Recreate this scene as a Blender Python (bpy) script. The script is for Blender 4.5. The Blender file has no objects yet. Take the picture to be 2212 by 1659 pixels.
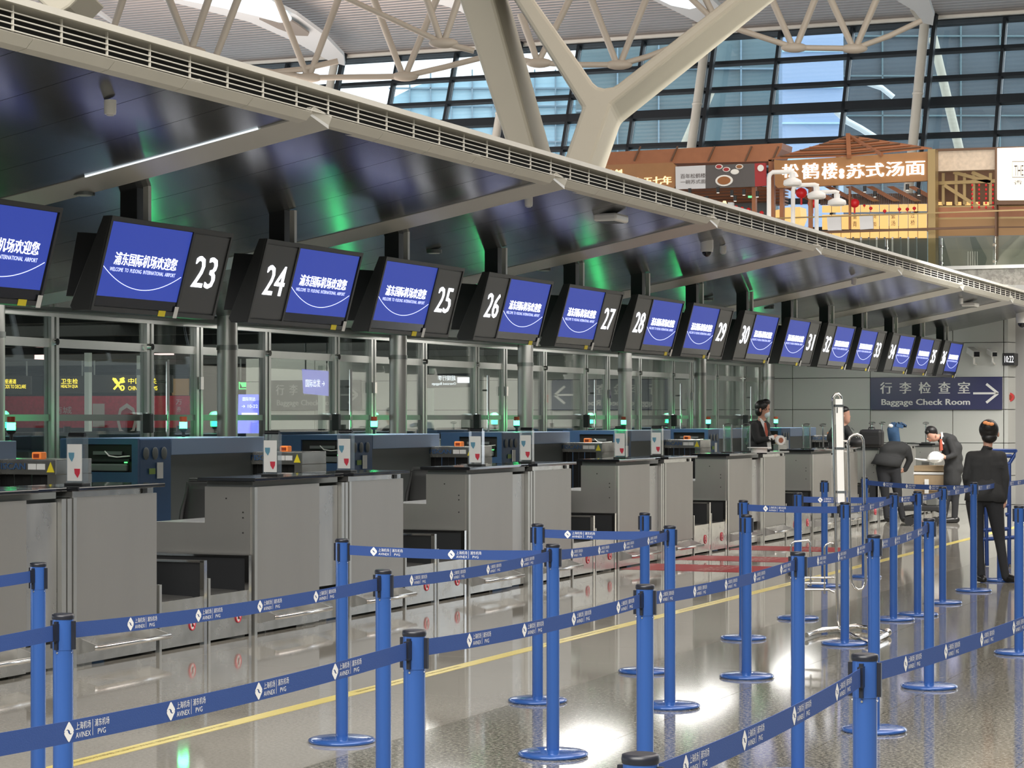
import bpy, bmesh, math, random
from mathutils import Vector, Matrix
random.seed(7)
SC = bpy.context.scene
COL = SC.collection
# ---------------------------------------------------------------- camera, world, lights
F = 4970.0; VX = 3146.0; HY = 900.0; CH = 1.6
TH = math.atan((VX-1106)/F); S_ = math.sin(TH); C_ = math.cos(TH)
cam = bpy.data.cameras.new('camera'); camo = bpy.data.objects.new('camera', cam); COL.objects.link(camo)
camo.location = (0, 0, CH); camo.rotation_euler = (math.radians(90), 0, TH)
cam.sensor_width = 36; cam.lens = F/2212*36; cam.shift_y = 70.5/2212; cam.clip_end = 400; cam.clip_start = .05
SC.camera = camo
SC.view_settings.view_transform = 'Standard'; SC.view_settings.look = 'None'
SC.view_settings.gamma = 1; SC.view_settings.use_curve_mapping = False
SC.view_settings.exposure = 0.85
w = bpy.data.worlds.new('sky'); SC.world = w; w.use_nodes = True
bg = w.node_tree.nodes['Background']; bg.inputs[0].default_value = (.86, .93, 1, 1); bg.inputs[1].default_value = 1.5
def area(name, loc, rot, sx, sy, power, color=(1, 1, 1)):
    l = bpy.data.lights.new(name, 'AREA'); l.shape = 'RECTANGLE'; l.size = sx; l.size_y = sy; l.energy = power; l.color = color
    o = bpy.data.objects.new(name, l); COL.objects.link(o); o.location = loc; o.rotation_euler = rot; return o
# skylights of the hall roof, over the queue area, and added fill lamps
area('skylight', (3, 6, 11), (0, math.radians(15), 0), 8, 16, 1000, (1, .96, .9))
area('skylight', (3, 30, 11), (0, math.radians(15), 0), 8, 16, 560, (1, .96, .9))
area('skylight', (-6, 40, 12.5), (0, 0, 0), 10, 10, 480, (1, .93, .84))
area('skylight', (-3, -5, 9.5), (math.radians(50), 0, math.radians(8)), 14, 5, 1900, (1, .97, .92))  # added fill from behind the camera, not a roof skylight
area('roof_fill', (-29, 47, 5.0), (math.pi, 0, 0), 12, 14, 1250, (1, .86, .78))  # added fill that brightens the roof from below
area('roof_fill', (2, 26, 9), (math.pi, 0, 0), 6, 20, 1500, (1, .94, .9))  # another added roof fill, aimed upward
area('end_wall_fill', (-5.5, 31, 5.5), (math.radians(62), 0, math.radians(8)), 6, 2, 700, (1, .97, .92))  # added fill aimed at the end wall
area('canopy_light', (-10.2, 39.3, 2.7), (math.radians(35), 0, 0), 3.0, .5, 14, (1, .98, .93))  # added fill tilted at the end wall; the downlight row follows
for yy in (13, 18, 23, 28, 33, 38): area('canopy_light', (-10.6, yy, 2.72), (0, 0, 0), .8, 2.5, 38, (1, .98, .93))
area('hall_fill', (-20, 24, 2.9), (0, 0, 0), 5, 8, 80, (1, .98, .92))  # added fills that brighten the hall behind the glass
area('hall_fill', (-18, 38, 2.9), (0, 0, 0), 6, 5, 110, (1, .98, .92))
area('hall_fill', (-26, 40, 2.9), (0, 0, 0), 10, 8, 190, (1, .98, .92))
# ---------------------------------------------------------------- pixel helpers (give real 3D points)
def ray(u, v):
    x = (u-1106)/F; return Vector((-S_+x*C_, C_+x*S_, (HY-v)/F))
O3 = Vector((0, 0, CH))
def D(u, v, t): return O3+ray(u, v)*t
def onX(u, v, X): q = ray(u, v); return O3+q*(X/q.x)
def onY(u, v, Y): q = ray(u, v); return O3+q*(Y/q.y)
def onZ(u, v, Z): q = ray(u, v); return O3+q*((Z-CH)/q.z)
RV = Vector((C_, S_, 0)); FV = Vector((-S_, C_, 0)); UV = Vector((0, 0, 1))
# ---------------------------------------------------------------- materials
def mat(name, col, rough=.5, metal=0, emit=None, es=0, noise=0, nscale=20, bump=0, bscale=60, spec=.5, coat=0, stretch=None, alpha=1, trans=0, rvar=0):
    m = bpy.data.materials.new(name); m.use_nodes = True; nt = m.node_tree; b = nt.nodes['Principled BSDF']
    b.inputs['Base Color'].default_value = (*col, 1); b.inputs['Roughness'].default_value = rough; b.inputs['Metallic'].default_value = metal
    b.inputs['Specular IOR Level'].default_value = spec; b.inputs['Coat Weight'].default_value = coat; b.inputs['Alpha'].default_value = alpha
    b.inputs['Transmission Weight'].default_value = trans
    if emit: b.inputs['Emission Color'].default_value = (*emit, 1); b.inputs['Emission Strength'].default_value = es
    if noise or bump or rvar:
        tc = nt.nodes.new('ShaderNodeTexCoord'); mp = nt.nodes.new('ShaderNodeMapping'); nt.links.new(tc.outputs['Object'], mp.inputs[0])
        if stretch: mp.inputs['Scale'].default_value = stretch
        if noise or rvar:
            n = nt.nodes.new('ShaderNodeTexNoise'); n.inputs['Scale'].default_value = nscale; n.inputs['Detail'].default_value = 6; nt.links.new(mp.outputs[0], n.inputs[0])
        if noise:
            mx = nt.nodes.new('ShaderNodeMix'); mx.data_type = 'RGBA'; nt.links.new(n.outputs[0], mx.inputs[0])
            mx.inputs[6].default_value = (*[max(0, c*(1-noise)) for c in col], 1); mx.inputs[7].default_value = (*[min(1, c*(1+noise)) for c in col], 1)
            nt.links.new(mx.outputs[2], b.inputs['Base Color'])
        if rvar:
            mr = nt.nodes.new('ShaderNodeMapRange'); nt.links.new(n.outputs[0], mr.inputs[0])
            mr.inputs[1].default_value = .3; mr.inputs[2].default_value = .7
            mr.inputs[3].default_value = max(.02, rough-rvar); mr.inputs[4].default_value = rough+rvar; nt.links.new(mr.outputs[0], b.inputs['Roughness'])
        if bump:
            n2 = nt.nodes.new('ShaderNodeTexNoise'); n2.inputs['Scale'].default_value = bscale; nt.links.new(mp.outputs[0], n2.inputs[0])
            bp = nt.nodes.new('ShaderNodeBump'); bp.inputs['Strength'].default_value = bump; bp.inputs['Distance'].default_value = .01
            nt.links.new(n2.outputs[0], bp.inputs['Height']); nt.links.new(bp.outputs[0], b.inputs['Normal'])
    return m
def granite(name, c0, c1, c2, scale, rough):
    m = mat(name, c1, rough); nt = m.node_tree; b = nt.nodes['Principled BSDF']
    g = nt.nodes.new('ShaderNodeNewGeometry'); n = nt.nodes.new('ShaderNodeTexNoise'); n.inputs['Scale'].default_value = scale; n.inputs['Detail'].default_value = 4; n.inputs['Roughness'].default_value = .7
    nt.links.new(g.outputs['Position'], n.inputs[0]); cr = nt.nodes.new('ShaderNodeValToRGB'); nt.links.new(n.outputs[0], cr.inputs[0])
    e = cr.color_ramp.elements; e[0].position = .41; e[0].color = (*c0, 1); e[1].position = .59; e[1].color = (*c2, 1); k = e.new(.5); k.color = (*c1, 1)
    n3 = nt.nodes.new('ShaderNodeTexNoise'); n3.inputs['Scale'].default_value = .8; nt.links.new(g.outputs['Position'], n3.inputs[0])
    mx = nt.nodes.new('ShaderNodeMix'); mx.data_type = 'RGBA'; mx.blend_type = 'MULTIPLY'; mx.inputs[0].default_value = .35
    nt.links.new(cr.outputs[0], mx.inputs[6]); nt.links.new(n3.outputs[0], mx.inputs[7]); nt.links.new(mx.outputs[2], b.inputs['Base Color'])
    return m
def glass(name, tint, refl=.12, rough=.0):
    m = bpy.data.materials.new(name); m.use_nodes = True; nt = m.node_tree; nt.nodes.clear()
    o = nt.nodes.new('ShaderNodeOutputMaterial'); mx = nt.nodes.new('ShaderNodeMixShader'); t = nt.nodes.new('ShaderNodeBsdfTransparent'); g = nt.nodes.new('ShaderNodeBsdfGlossy')
    t.inputs[0].default_value = (*tint, 1); g.inputs['Roughness'].default_value = rough; g.inputs[0].default_value = (1, 1, 1, 1)
    fr = nt.nodes.new('ShaderNodeLayerWeight'); pw = nt.nodes.new('ShaderNodeMath'); pw.operation = 'POWER'; pw.inputs[1].default_value = 4; nt.links.new(fr.outputs['Facing'], pw.inputs[0])
    ad = nt.nodes.new('ShaderNodeMapRange'); ad.inputs[3].default_value = refl; ad.inputs[4].default_value = 1; nt.links.new(pw.outputs[0], ad.inputs[0])
    nt.links.new(ad.outputs[0], mx.inputs[0]); nt.links.new(t.outputs[0], mx.inputs[1]); nt.links.new(g.outputs[0], mx.inputs[2]); nt.links.new(mx.outputs[0], o.inputs[0]); return m
def em(name, c, s): return mat(name, (c[0]*.3, c[1]*.3, c[2]*.3), .5, emit=c, es=s)
M = dict(
    tile=granite('beige_tile', (.38, .365, .315), (.43, .41, .36), (.48, .46, .41), 55, .05),
    gran=granite('speckled_granite', (.10, .097, .08), (.27, .257, .21), (.47, .45, .39), 55, .075),
    grout=mat('grout', (.10, .10, .09), .5),
    yellow=mat('yellow_tape', (.72, .60, .16), .3, noise=.1), tapeink=mat('tape_ink', (.28, .22, .06), .5),
    redmat=mat('red_decal', (.36, .015, .02), .4), redink=mat('decal_ink', (.55, .33, .30), .3),
    steel=mat('brushed_steel', (.38, .372, .352), .36, .7, noise=.07, nscale=3, bump=.03, bscale=200, stretch=(1, 1, .15)),
    steelw=mat('worn_steel', (.50, .50, .49), .32, .8, noise=.25, nscale=5, rvar=.1, stretch=(1, 1, .4)),
    steelb=mat('steel_kick', (.60, .59, .56), .22, .9, noise=.12, nscale=6, rvar=.08),
    alu=mat('aluminium', (.60, .60, .57), .3, .9, noise=.05, nscale=8), alud=mat('dark_aluminium', (.22, .23, .22), .35, .8),
    chrome=mat('chrome', (.82, .80, .77), .08, 1), black=mat('black_gloss', (.012, .013, .015), .08, coat=.5),
    bplas=mat('black_plastic', (.02, .021, .023), .45), dark=mat('dark_interior', (.012, .012, .012), .6), belt=mat('conveyor_belt', (.05, .05, .047), .6, noise=.3, nscale=5, bump=.3, bscale=8),
    panel=mat('canopy_panel', (.050, .053, .055), .21, 0, spec=.6), beam=mat('canopy_beam', (.62, .61, .57), .4, .3), cream=mat('cream_metal', (.62, .60, .53), .45, .0, noise=.06, nscale=4),
    tvbox=mat('tv_case', (.035, .037, .038), .42), tvnum=mat('tv_number_panel', (.055, .057, .058), .38), screen=em('screen_blue', (.04, .08, .52), .36), txt=em('screen_text', (.9, .92, 1), 2.0), txt2=em('screen_text_dim', (.55, .6, 1), 1.3), strip=mat('screen_bottom', (.02, .022, .03), .12),
    ystick=mat('yellow_sticker', (.85, .70, .03), .5), wstick=mat('white_sticker', (.8, .8, .78), .5),
    blue=mat('stanchion_blue', (.032, .105, .36), .22, .15, coat=.6), webb=mat('belt_webbing', (.024, .068, .25), .7, bump=.1, bscale=300), cap=mat('stanchion_cap', (.014, .016, .024), .35), print=mat('white_print', (.82, .82, .80), .6),
    xblue=mat('scanner_blue', (.055, .115, .235), .38, .1, noise=.06), xpale=mat('scanner_pale_blue', (.26, .37, .56), .4), xgrey=mat('scanner_grey', (.15, .165, .165), .5), orange=mat('orange_beacon', (.85, .22, .04), .4, emit=(.9, .25, .05), es=.15),
    green=em('beacon_green', (.015, 1, .22), 20), redcap=mat('beacon_red', (.30, .05, .02), .3), curtain=mat('lead_curtain', (.015, .015, .015), .3, noise=.3),
    wall=mat('wall_panel', (.52, .53, .50), .42, noise=.03, nscale=2), wallj=mat('wall_joint', (.10, .10, .10), .6), wallb=mat('wall_backing', (.30, .30, .29), .6),
    sign=mat('sign_navy', (.028, .03, .10), .35), signg=mat('sign_grey', (.07, .075, .08), .4), white=mat('sign_white', (.72, .72, .70), .4), greytxt=mat('sign_greytext', (.30, .31, .30), .5),
    glass=glass('partition_glass', (.86, .91, .88), .075), fglass=glass('facade_glass', (.85, .90, .91), .08), bglass=glass('balustrade_glass', (.80, .83, .78), .16), acryl=glass('acrylic', (.9, .93, .95), .2, .1),
    mull=mat('mullion', (.018, .024, .03), .45, .3), rib=mat('roof_liner', (.55, .48, .45), .7), truss=mat('truss_paint', (.43, .38, .31), .5), vcol=mat('column_cream', (.56, .52, .42), .55, noise=.03, nscale=2), gore=mat('gore_white', (.72, .74, .74), .6), gored=mat('gore_grey', (.28, .25, .22), .7), goreb=em('daylight_glow', (.75, .85, .9), .85),
    wood=mat('shop_wood', (.32, .125, .055), .5, noise=.15, nscale=6), woodg=mat('shop_gold_wood', (.34, .17, .07), .3, noise=.12, nscale=4), brass=mat('brass', (.36, .26, .12), .4, .5), lat=mat('lattice', (.12, .06, .03), .6),
    warm=em('backlit_panel', (1, .58, .20), .55), warm2=em('lightbox', (1, .90, .72), .9), glow=em('sign_glow', (1, .97, .9), 1.6), gold=em('gold_glow', (1, .72, .35), .9), lant=mat('lantern_red', (.45, .01, .015), .5, emit=(.5, .01, .01), es=.15),
    postw=mat('poster_white', (.62, .62, .62), .5), postd=mat('poster_dark', (.10, .09, .085), .5), posr=mat('poster_red', (.35, .03, .03), .5), ink=mat('ink', (.06, .04, .03), .6), bowl=mat('bowl_white', (.8, .78, .72), .4), soup=mat('soup', (.30, .12, .04), .4),
    lampw=mat('lamp_white', (.88, .87, .84), .4), panelg=mat('stone_panel', (.58, .47, .36), .6, noise=.3, nscale=12), stone=granite('parapet_stone', (.33, .31, .27), (.46, .44, .38), (.56, .53, .47), 9, .5),
    bldg=mat('tower_pale', (.50, .74, .85), .4, noise=.1, nscale=.4), bldd=mat('tower_dark', (.13, .20, .22), .35, noise=.25, nscale=.3), bldb=mat('tower_blue', (.36, .48, .70), .3, noise=.06, nscale=.3), bldf=mat('tower_frame', (.25, .36, .44), .5), blds=mat('tower_slate', (.075, .10, .12), .4, noise=.3, nscale=.4), snow=mat('tower_white', (.85, .9, .92), .5),
    suit=mat('suit_charcoal', (.022, .023, .024), .85, noise=.15, nscale=30), trou=mat('trouser_charcoal', (.017, .018, .021), .85, noise=.1, nscale=30), skin=mat('skin', (.50, .27, .19), .55), hair=mat('hair_black', (.008, .007, .007), .45), shirt=mat('shirt_white', (.75, .75, .74), .7), tie=mat('tie_red', (.45, .09, .05), .6), mask=mat('mask_blue', (.55, .70, .74), .7), shoe=mat('shoe_black', (.012, .012, .012), .3), bow=mat('bow_orange', (.85, .33, .12), .5), rim=mat('glasses_rim', (.02, .02, .02), .3),
    bag=mat('bag_black', (.010, .010, .011), .6), denim=mat('denim', (.035, .09, .19), .8, noise=.3, nscale=15), cboard=mat('cabinet_tan', (.38, .28, .17), .6, noise=.1), paper=mat('paper', (.78, .78, .76), .6), tapec=mat('tape_core', (.35, .12, .06), .6),
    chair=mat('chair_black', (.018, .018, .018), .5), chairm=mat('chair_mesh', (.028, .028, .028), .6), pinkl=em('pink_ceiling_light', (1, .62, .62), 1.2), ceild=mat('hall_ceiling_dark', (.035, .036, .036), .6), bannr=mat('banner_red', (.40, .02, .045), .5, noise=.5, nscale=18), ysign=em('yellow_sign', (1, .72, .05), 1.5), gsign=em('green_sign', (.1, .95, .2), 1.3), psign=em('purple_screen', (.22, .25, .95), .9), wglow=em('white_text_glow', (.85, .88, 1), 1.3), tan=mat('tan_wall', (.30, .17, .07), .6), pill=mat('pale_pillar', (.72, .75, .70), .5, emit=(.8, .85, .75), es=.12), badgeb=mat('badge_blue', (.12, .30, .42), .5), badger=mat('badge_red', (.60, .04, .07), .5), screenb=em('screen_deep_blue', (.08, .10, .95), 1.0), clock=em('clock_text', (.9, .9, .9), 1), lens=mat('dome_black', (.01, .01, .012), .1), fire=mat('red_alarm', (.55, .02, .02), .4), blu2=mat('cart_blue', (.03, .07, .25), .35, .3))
# ---------------------------------------------------------------- mesh builder
class MB:
    def __init__(s): s.v = []; s.f = []; s.m = []; s.s = []
    def add(s, vs, fs, mi=0, sm=False):
        b = len(s.v); s.v += [Vector(v) for v in vs]; s.f += [[b+i for i in f] for f in fs]; s.m += [mi]*len(fs); s.s += [sm]*len(fs); return s
    def box(s, x0, x1, y0, y1, z0, z1, mi=0):
        return s.add([(x, y, z) for z in (z0, z1) for x, y in ((x0, y0), (x1, y0), (x1, y1), (x0, y1))], [(3, 2, 1, 0), (4, 5, 6, 7), (0, 1, 5, 4), (1, 2, 6, 5), (2, 3, 7, 6), (3, 0, 4, 7)], mi)
    def bar(s, a, b, wx, wz, up=UV, mi=0):
        a = Vector(a); b = Vector(b); d = (b-a).normalized(); sd = d.cross(up)
        if sd.length < 1e-4: sd = d.cross(Vector((1, 0, 0)))
        sd.normalize(); n = sd.cross(d).normalized(); vs = []
        for p in (a, b):
            for i, j in ((-1, -1), (1, -1), (1, 1), (-1, 1)): vs.append(p+sd*i*wx/2+n*j*wz/2)
        return s.add(vs, [(0, 1, 2, 3), (7, 6, 5, 4), (0, 4, 5, 1), (1, 5, 6, 2), (2, 6, 7, 3), (3, 7, 4, 0)], mi)
    def tube(s, pts, r, n=10, mi=0, closed=False, r2=None):
        pts = [Vector(p) for p in pts]; N = len(pts); vs = []; fs = []; prev = None
        for i, p in enumerate(pts):
            if closed: t = pts[(i+1) % N]-pts[i-1]
            else: t = pts[min(i+1, N-1)]-pts[max(i-1, 0)]
            t.normalize()
            if prev is None: u = t.cross(UV if abs(t.z) < .9 else Vector((1, 0, 0)))
            else: u = prev-t*prev.dot(t)
            u.normalize(); prev = u; q = t.cross(u); rr = r if r2 is None else r+(r2-r)*i/(N-1)
            vs += [p+(u*math.cos(2*math.pi*k/n)+q*math.sin(2*math.pi*k/n))*rr for k in range(n)]
        for i in range(N if closed else N-1):
            j = (i+1) % N
            for k in range(n): fs.append((i*n+k, i*n+(k+1) % n, j*n+(k+1) % n, j*n+k))
        s.add(vs, fs, mi, True)
        if not closed: s.add(vs[:n], [tuple(range(n))[::-1]], mi); s.add(vs[-n:], [tuple(range(n))], mi)
        return s
    def cyl(s, x, y, z0, z1, r, n=24, mi=0, r1=None): return s.tube([(x, y, z0), (x, y, z1)], r, n, mi, r2=r1)
    def lathe(s, x, y, prof, n=32, mi=0):
        vs = [(x+r*math.cos(2*math.pi*k/n), y+r*math.sin(2*math.pi*k/n), z) for r, z in prof for k in range(n)]; P = len(prof)
        s.add(vs, [(i*n+k, i*n+(k+1) % n, (i+1)*n+(k+1) % n, (i+1)*n+k) for i in range(P-1) for k in range(n)], mi, True)
        s.add(vs[:n], [tuple(range(n))[::-1]], mi); s.add(vs[-n:], [tuple(range(n))], mi); return s
    def prism(s, poly, ext, mi=0):
        poly = [Vector(p) for p in poly]; n = len(poly); e = Vector(ext)
        return s.add(poly+[p+e for p in poly], [tuple(range(n)), tuple(range(2*n-1, n-1, -1))]+[(i, (i+1) % n, n+(i+1) % n, n+i) for i in range(n)], mi)
    def ell(s, c, rx, ry, rz, n=16, m=10, mi=0, ax=None):
        c = Vector(c); X, Y, Z = ax or (Vector((1, 0, 0)), Vector((0, 1, 0)), UV); vs = []
        for i in range(m+1):
            a = math.pi*i/m; ra = max(math.sin(a), .02)
            vs += [c+X*rx*ra*math.cos(2*math.pi*k/n)+Y*ry*ra*math.sin(2*math.pi*k/n)-Z*rz*math.cos(a) for k in range(n)]
        s.add(vs, [(i*n+k, i*n+(k+1) % n, (i+1)*n+(k+1) % n, (i+1)*n+k) for i in range(m) for k in range(n)], mi, True)
        s.add(vs[:n], [tuple(range(n))[::-1]], mi); s.add(vs[-n:], [tuple(range(n))], mi); return s
    def build(s, name, mats, parent=None, bevel=0, label=None, recalc=True):
        me = bpy.data.meshes.new(name); org = wloc(parent) if parent else Vector((0, 0, 0))
        me.from_pydata([v-org for v in s.v], [], s.f)
        for m in (mats if isinstance(mats, (list, tuple)) else [mats]): me.materials.append(m)
        me.polygons.foreach_set('material_index', s.m); me.polygons.foreach_set('use_smooth', s.s)
        if recalc:
            bm = bmesh.new(); bm.from_mesh(me); bmesh.ops.recalc_face_normals(bm, faces=bm.faces); bm.to_mesh(me); bm.free()
        o = bpy.data.objects.new(name, me); COL.objects.link(o); o.parent = parent
        if bevel:
            b = o.modifiers.new('b', 'BEVEL'); b.width = bevel; b.segments = 2; b.limit_method = 'ANGLE'
        if label: o['label'] = label
        return o
def wloc(o):
    v = Vector((0, 0, 0))
    while o: v += o.location; o = o.parent
    return v
def tag(o, label, cat, group=None):
    o['label'] = label; o['category'] = cat
    if group: o['group'] = group
    return o
def thing(name, label, cat, loc, group=None):
    o = bpy.data.objects.new(name, None); COL.objects.link(o); o.location = loc; o.empty_display_size = .1; return tag(o, label, cat, group)
def copy_tree(o, parent=None):
    kids = [k for k in bpy.data.objects if k.parent == o]
    c = o.copy(); COL.objects.link(c); c.parent = parent
    for k in kids: copy_tree(k, c)
    return c
# ---------------------------------------------------------------- text
_tc = {}
def textmesh(body):
    if body in _tc: return _tc[body]
    c = bpy.data.curves.new('t', 'FONT'); c.body = body; c.resolution_u = 2; o = bpy.data.objects.new('t', c); COL.objects.link(o)
    dg = bpy.context.evaluated_depsgraph_get(); me = bpy.data.meshes.new_from_object(o.evaluated_get(dg))
    vs = [v.co.copy() for v in me.vertices]; fs = [tuple(p.vertices) for p in me.polygons]
    bpy.data.objects.remove(o); bpy.data.curves.remove(c); bpy.data.meshes.remove(me)
    x0 = min(v.x for v in vs); x1 = max(v.x for v in vs); y0 = min(v.y for v in vs); y1 = max(v.y for v in vs)
    _tc[body] = ([((v.x-x0)/(x1-x0), (v.y-y0)/(y1-y0)) for v in vs], fs); return _tc[body]
def text(mb, body, o, X, Y, mi=0, bold=0):
    vs, fs = textmesh(body); o = Vector(o); X = Vector(X); Y = Vector(Y)
    for dx in ((0,) if not bold else (-bold, 0, bold)):
        q = o+X.normalized()*dx+X.cross(Y).normalized()*(dx*.25 if bold else 0)
        mb.add([q+X*a+Y*b for a, b in vs], fs, mi)
    return mb
# ================================================================ FLOOR
fl = MB().box(-60, 25, -8, 75, -.30, -.006).build('floor', M['grout']); fl['kind'] = 'structure'
fl['label'] = 'polished airport floor of beige tiles and speckled granite slabs'
def tilemesh(x0, x1): return MB().box(x0+.002, x1-.002, .002, .998, -.02, 0)
for nm_, bb in (('wall_hall', (16, 16.4, -10, 75, -.3, 16)), ('wall_front', (-40, 16, -10.4, -10, -.3, 16))):
    o = MB().box(*bb).build(nm_, M['xgrey']); o['kind'] = 'structure'
nt_ = 0; rest = {0: MB(), 1: MB()}; cache = {}
strips = [(-8.79, -7.79, 0), (-7.79, -6.81, 0), (-6.81, -5.84, 0), (-5.84, -4.86, 0)]+[(-4.86+i, -3.86+i, 1) for i in range(14)]
cand = []
for x0, x1, k in strips:
    for y in range(-3, 42):
        xm = (x0+x1)/2; u = 1106+F*(xm*C_+(y+.5)*S_)/max(.1, -xm*S_+(y+.5)*C_); dep = -xm*S_+(y+.5)*C_
        vis = dep > 2 and -150 < u < 2360 and dep < 45 and HY+F*CH/dep < 1900
        cand.append((0 if vis else 1, dep, x0, x1, y, k))
cand.sort()
for i, (nv, dep, x0, x1, y, k) in enumerate(cand):
    if nv == 0 and nt_ < 295:
        key = (x0, k)
        if key not in cache:
            o = tilemesh(x0, x1).build('tile', M['gran' if k else 'tile'], fl); cache[key] = o.data
        else:
            o = bpy.data.objects.new('tile', cache[key]); COL.objects.link(o); o.parent = fl
        o.location = (0, y+.05, 0); nt_ += 1
    else: rest[k].box(x0+.002, x1-.002, y+.052, y+1.048, -.02, 0)
rest[0].box(-40, -8.8, -3, 70, -.02, -.001); rest[1].box(9.2, 24, -6, 70, -.02, 0)
for k in (0, 1):
    o = rest[k].build('tile', M['gran' if k else 'tile'], fl); o['kind'] = 'stuff'
# yellow waiting line
t = thing('yellow_line', 'long yellow waiting line taped on the polished floor before the desks', 'floor line', (-5.9, 8, 0))
MB().box(-5.955, -5.855, 2, 38, .0003, .0018).build('tape', M['yellow'], t)
mb = MB()
for y in range(6, 36, 3):
    text(mb, '请在黄线外等候 PLEASE WAIT BEHIND THE YELLOW LINE', (-5.89, y, .0026), (0, 1.5, 0), (-.032, 0, 0))
mb.build('printed_lettering', M['tapeink'], t)
for i, (ya, yb) in enumerate(((22.75, 23.75), (24.5, 25.35), (26.6, 27.5))):
    lab = ['nearest', 'middle', 'farthest'][i]+' of the three red floor decals before the check-in desks'
    t = thing('floor_decal', lab, 'floor decal', (-7.4, (ya+yb)/2, 0), 'red decals on the floor')
    MB().prism([(-8.1, ya, .0005), (-6.7, ya, .0005), (-6.7, yb, .0005), (-8.1, yb, .0005)], (0, 0, .002)).build('sheet', M['redmat'], t)
    text(MB(), '值机柜台', (-7.05, ya+.12, .003), (0, (yb-ya)*.75, 0), (-.3, 0, 0)).build('printed_lettering', M['redink'], t)
# ================================================================ END WALL
YW = 42.0
wb = MB().box(-23.2, -7.6, YW+.06, YW+.3, 0, 4.0).build('wall_back', M['wallj']); wb['kind'] = 'structure'
xs = [onY(u, 900, YW).x for u in (1712, 1880, 2058)]; xs = [-23.2, -21.6, -19.2, -16.8, -14.4, -12.05]+xs+[-7.6]
zs = [0, .53, 1.12, 1.73, 2.32, 2.95, 4.0]
for i in range(len(xs)-1):
    for j in range(len(zs)-1):
        MB().box(xs[i]+.006, xs[i+1]-.006, YW, YW+.08, zs[j]+.006, zs[j+1]-.006).build('panel', M['wall'], wb)
# corner pier turning away on the right of the end wall
wr = MB().box(-7.6, -7.1, YW+.3, YW+2.6, 0, 4.0).build('wall_right', M['wallb']); wr['kind'] = 'structure'
for j in range(len(zs)-1):
    MB().prism([(-7.59, YW, zs[j]+.006), (-7.35, YW+.9, zs[j]+.006), (-7.28, YW+.87, zs[j]+.006), (-7.52, YW-.0, zs[j]+.006)], (0, 0, zs[j+1]-zs[j]-.012)).build('panel', M['wall'], wr)
MB().box(-7.34, 1, YW+.9, YW+1.1, 0, 4.6).build('end_panel', M['wall'], wr)
t = thing('blue_display', 'tall backlit blue display at the right edge beyond the end wall', 'display', onY(2206, 1020, YW+.85))
a = onY(2197, 822, YW+.85); b = onY(2260, 1018, YW+.85)
MB().box(a.x-.06, b.x, YW+.84, YW+.89, b.z-.06, a.z+.06).build('frame', M['alu'], t)
MB().box(a.x, b.x-.05, YW+.80, YW+.84, b.z, a.z).build('screen', M['screenb'], t)
mb = MB()
text(mb, '陶登', (onY(2199, 918, YW+.79)), (.22, 0, 0), (0, 0, .2)); mb.build('printed_lettering', M['wglow'], t)
MB().box(a.x+.02, a.x+.3, YW+.78, YW+.80, 1.12, 1.25).build('panel', M['bow'], t)
def wallsign(u0, v0, u1, v1, mname, tname, label):
    a = onY(u0, v0, YW); b = onY(u1, v1, YW); W = b.x-a.x; H = a.z-b.z
    t = thing('wall_sign', label, 'sign', (a.x+W/2, YW, b.z))
    MB().box(a.x, b.x, YW-.07, YW-.005, b.z, a.z).build('board', M[mname], t, .004)
    mb = MB(); y = YW-.074
    for i, ch in enumerate('行李检查室'): text(mb, ch, (a.x+W*(.078+.1485*i), y, b.z+H*.50), (W*.088, 0, 0), (0, 0, H*.355), bold=.006)
    text(mb, 'Baggage Check Room', (a.x+W*.088, y, b.z+H*.09), (W*.672, 0, 0), (0, 0, H*.245), bold=.006)
    ax = a.x+W*.785; cz = b.z+H*.5
    mb.box(ax, ax+W*.17, y-.001, y+.001, cz-.018, cz+.018)
    tip = Vector((ax+W*.185, y, cz))
    for sg in (1, -1):
        p = Vector((tip.x-.21, y, cz+sg*.17)); mb.bar(p, tip, .002, .045, up=Vector((0, 0, 1)))
    mb.build('printed_lettering', M[tname], t); return t
wallsign(1882, 816, 2166, 885, 'sign', 'white', 'navy wall sign reading Baggage Check Room with an arrow on the end wall')
wallsign(585, 822, 782, 885, 'signg', 'greytxt', 'dim grey wall sign seen through the glass behind the screens')
# cameras, clock, alarm on the end wall
def bullet(u, v, s, label):
    p = onY(u, v, YW-.25); t = thing('wall_camera', label, 'camera', p, 'security cameras on the end wall')
    MB().bar(p+Vector((-.10, .12, .09))*s, p+Vector((.07, -.16, 0))*s, .13*s, .12*s).build('housing', M['lampw'], t, .01)
    q = p+Vector((.078, -.175, 0))*s; MB().bar(q, q+Vector((.012, -.02, 0))*s, .10*s, .09*s).build('lens', M['lens'], t)
    MB().tube([p+Vector((0, 0, -.06))*s, p+Vector((0, 0, -.16))*s, p+Vector((0, .24, -.17))], .02*s).build('bracket', M['lampw'], t)
bullet(2104, 766, 1.0, 'larger white box security camera on the wall above the navy sign')
bullet(2144, 766, .8, 'small round black-faced security camera right of the larger one')
p = onY(2185, 778, YW+.3); t = thing('wall_clock', 'small digital wall clock in a black case beside the cameras', 'clock', p)
MB().box(p.x-.10, p.x+.12, p.y-.35, p.y, p.z-.1, p.z+.12).build('case', M['bplas'], t, .01); text(MB(), '10:22', (p.x-.06, p.y-.36, p.z-.05), (.16, 0, 0), (0, 0, .12)).build('digits', M['clock'], t)
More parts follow.
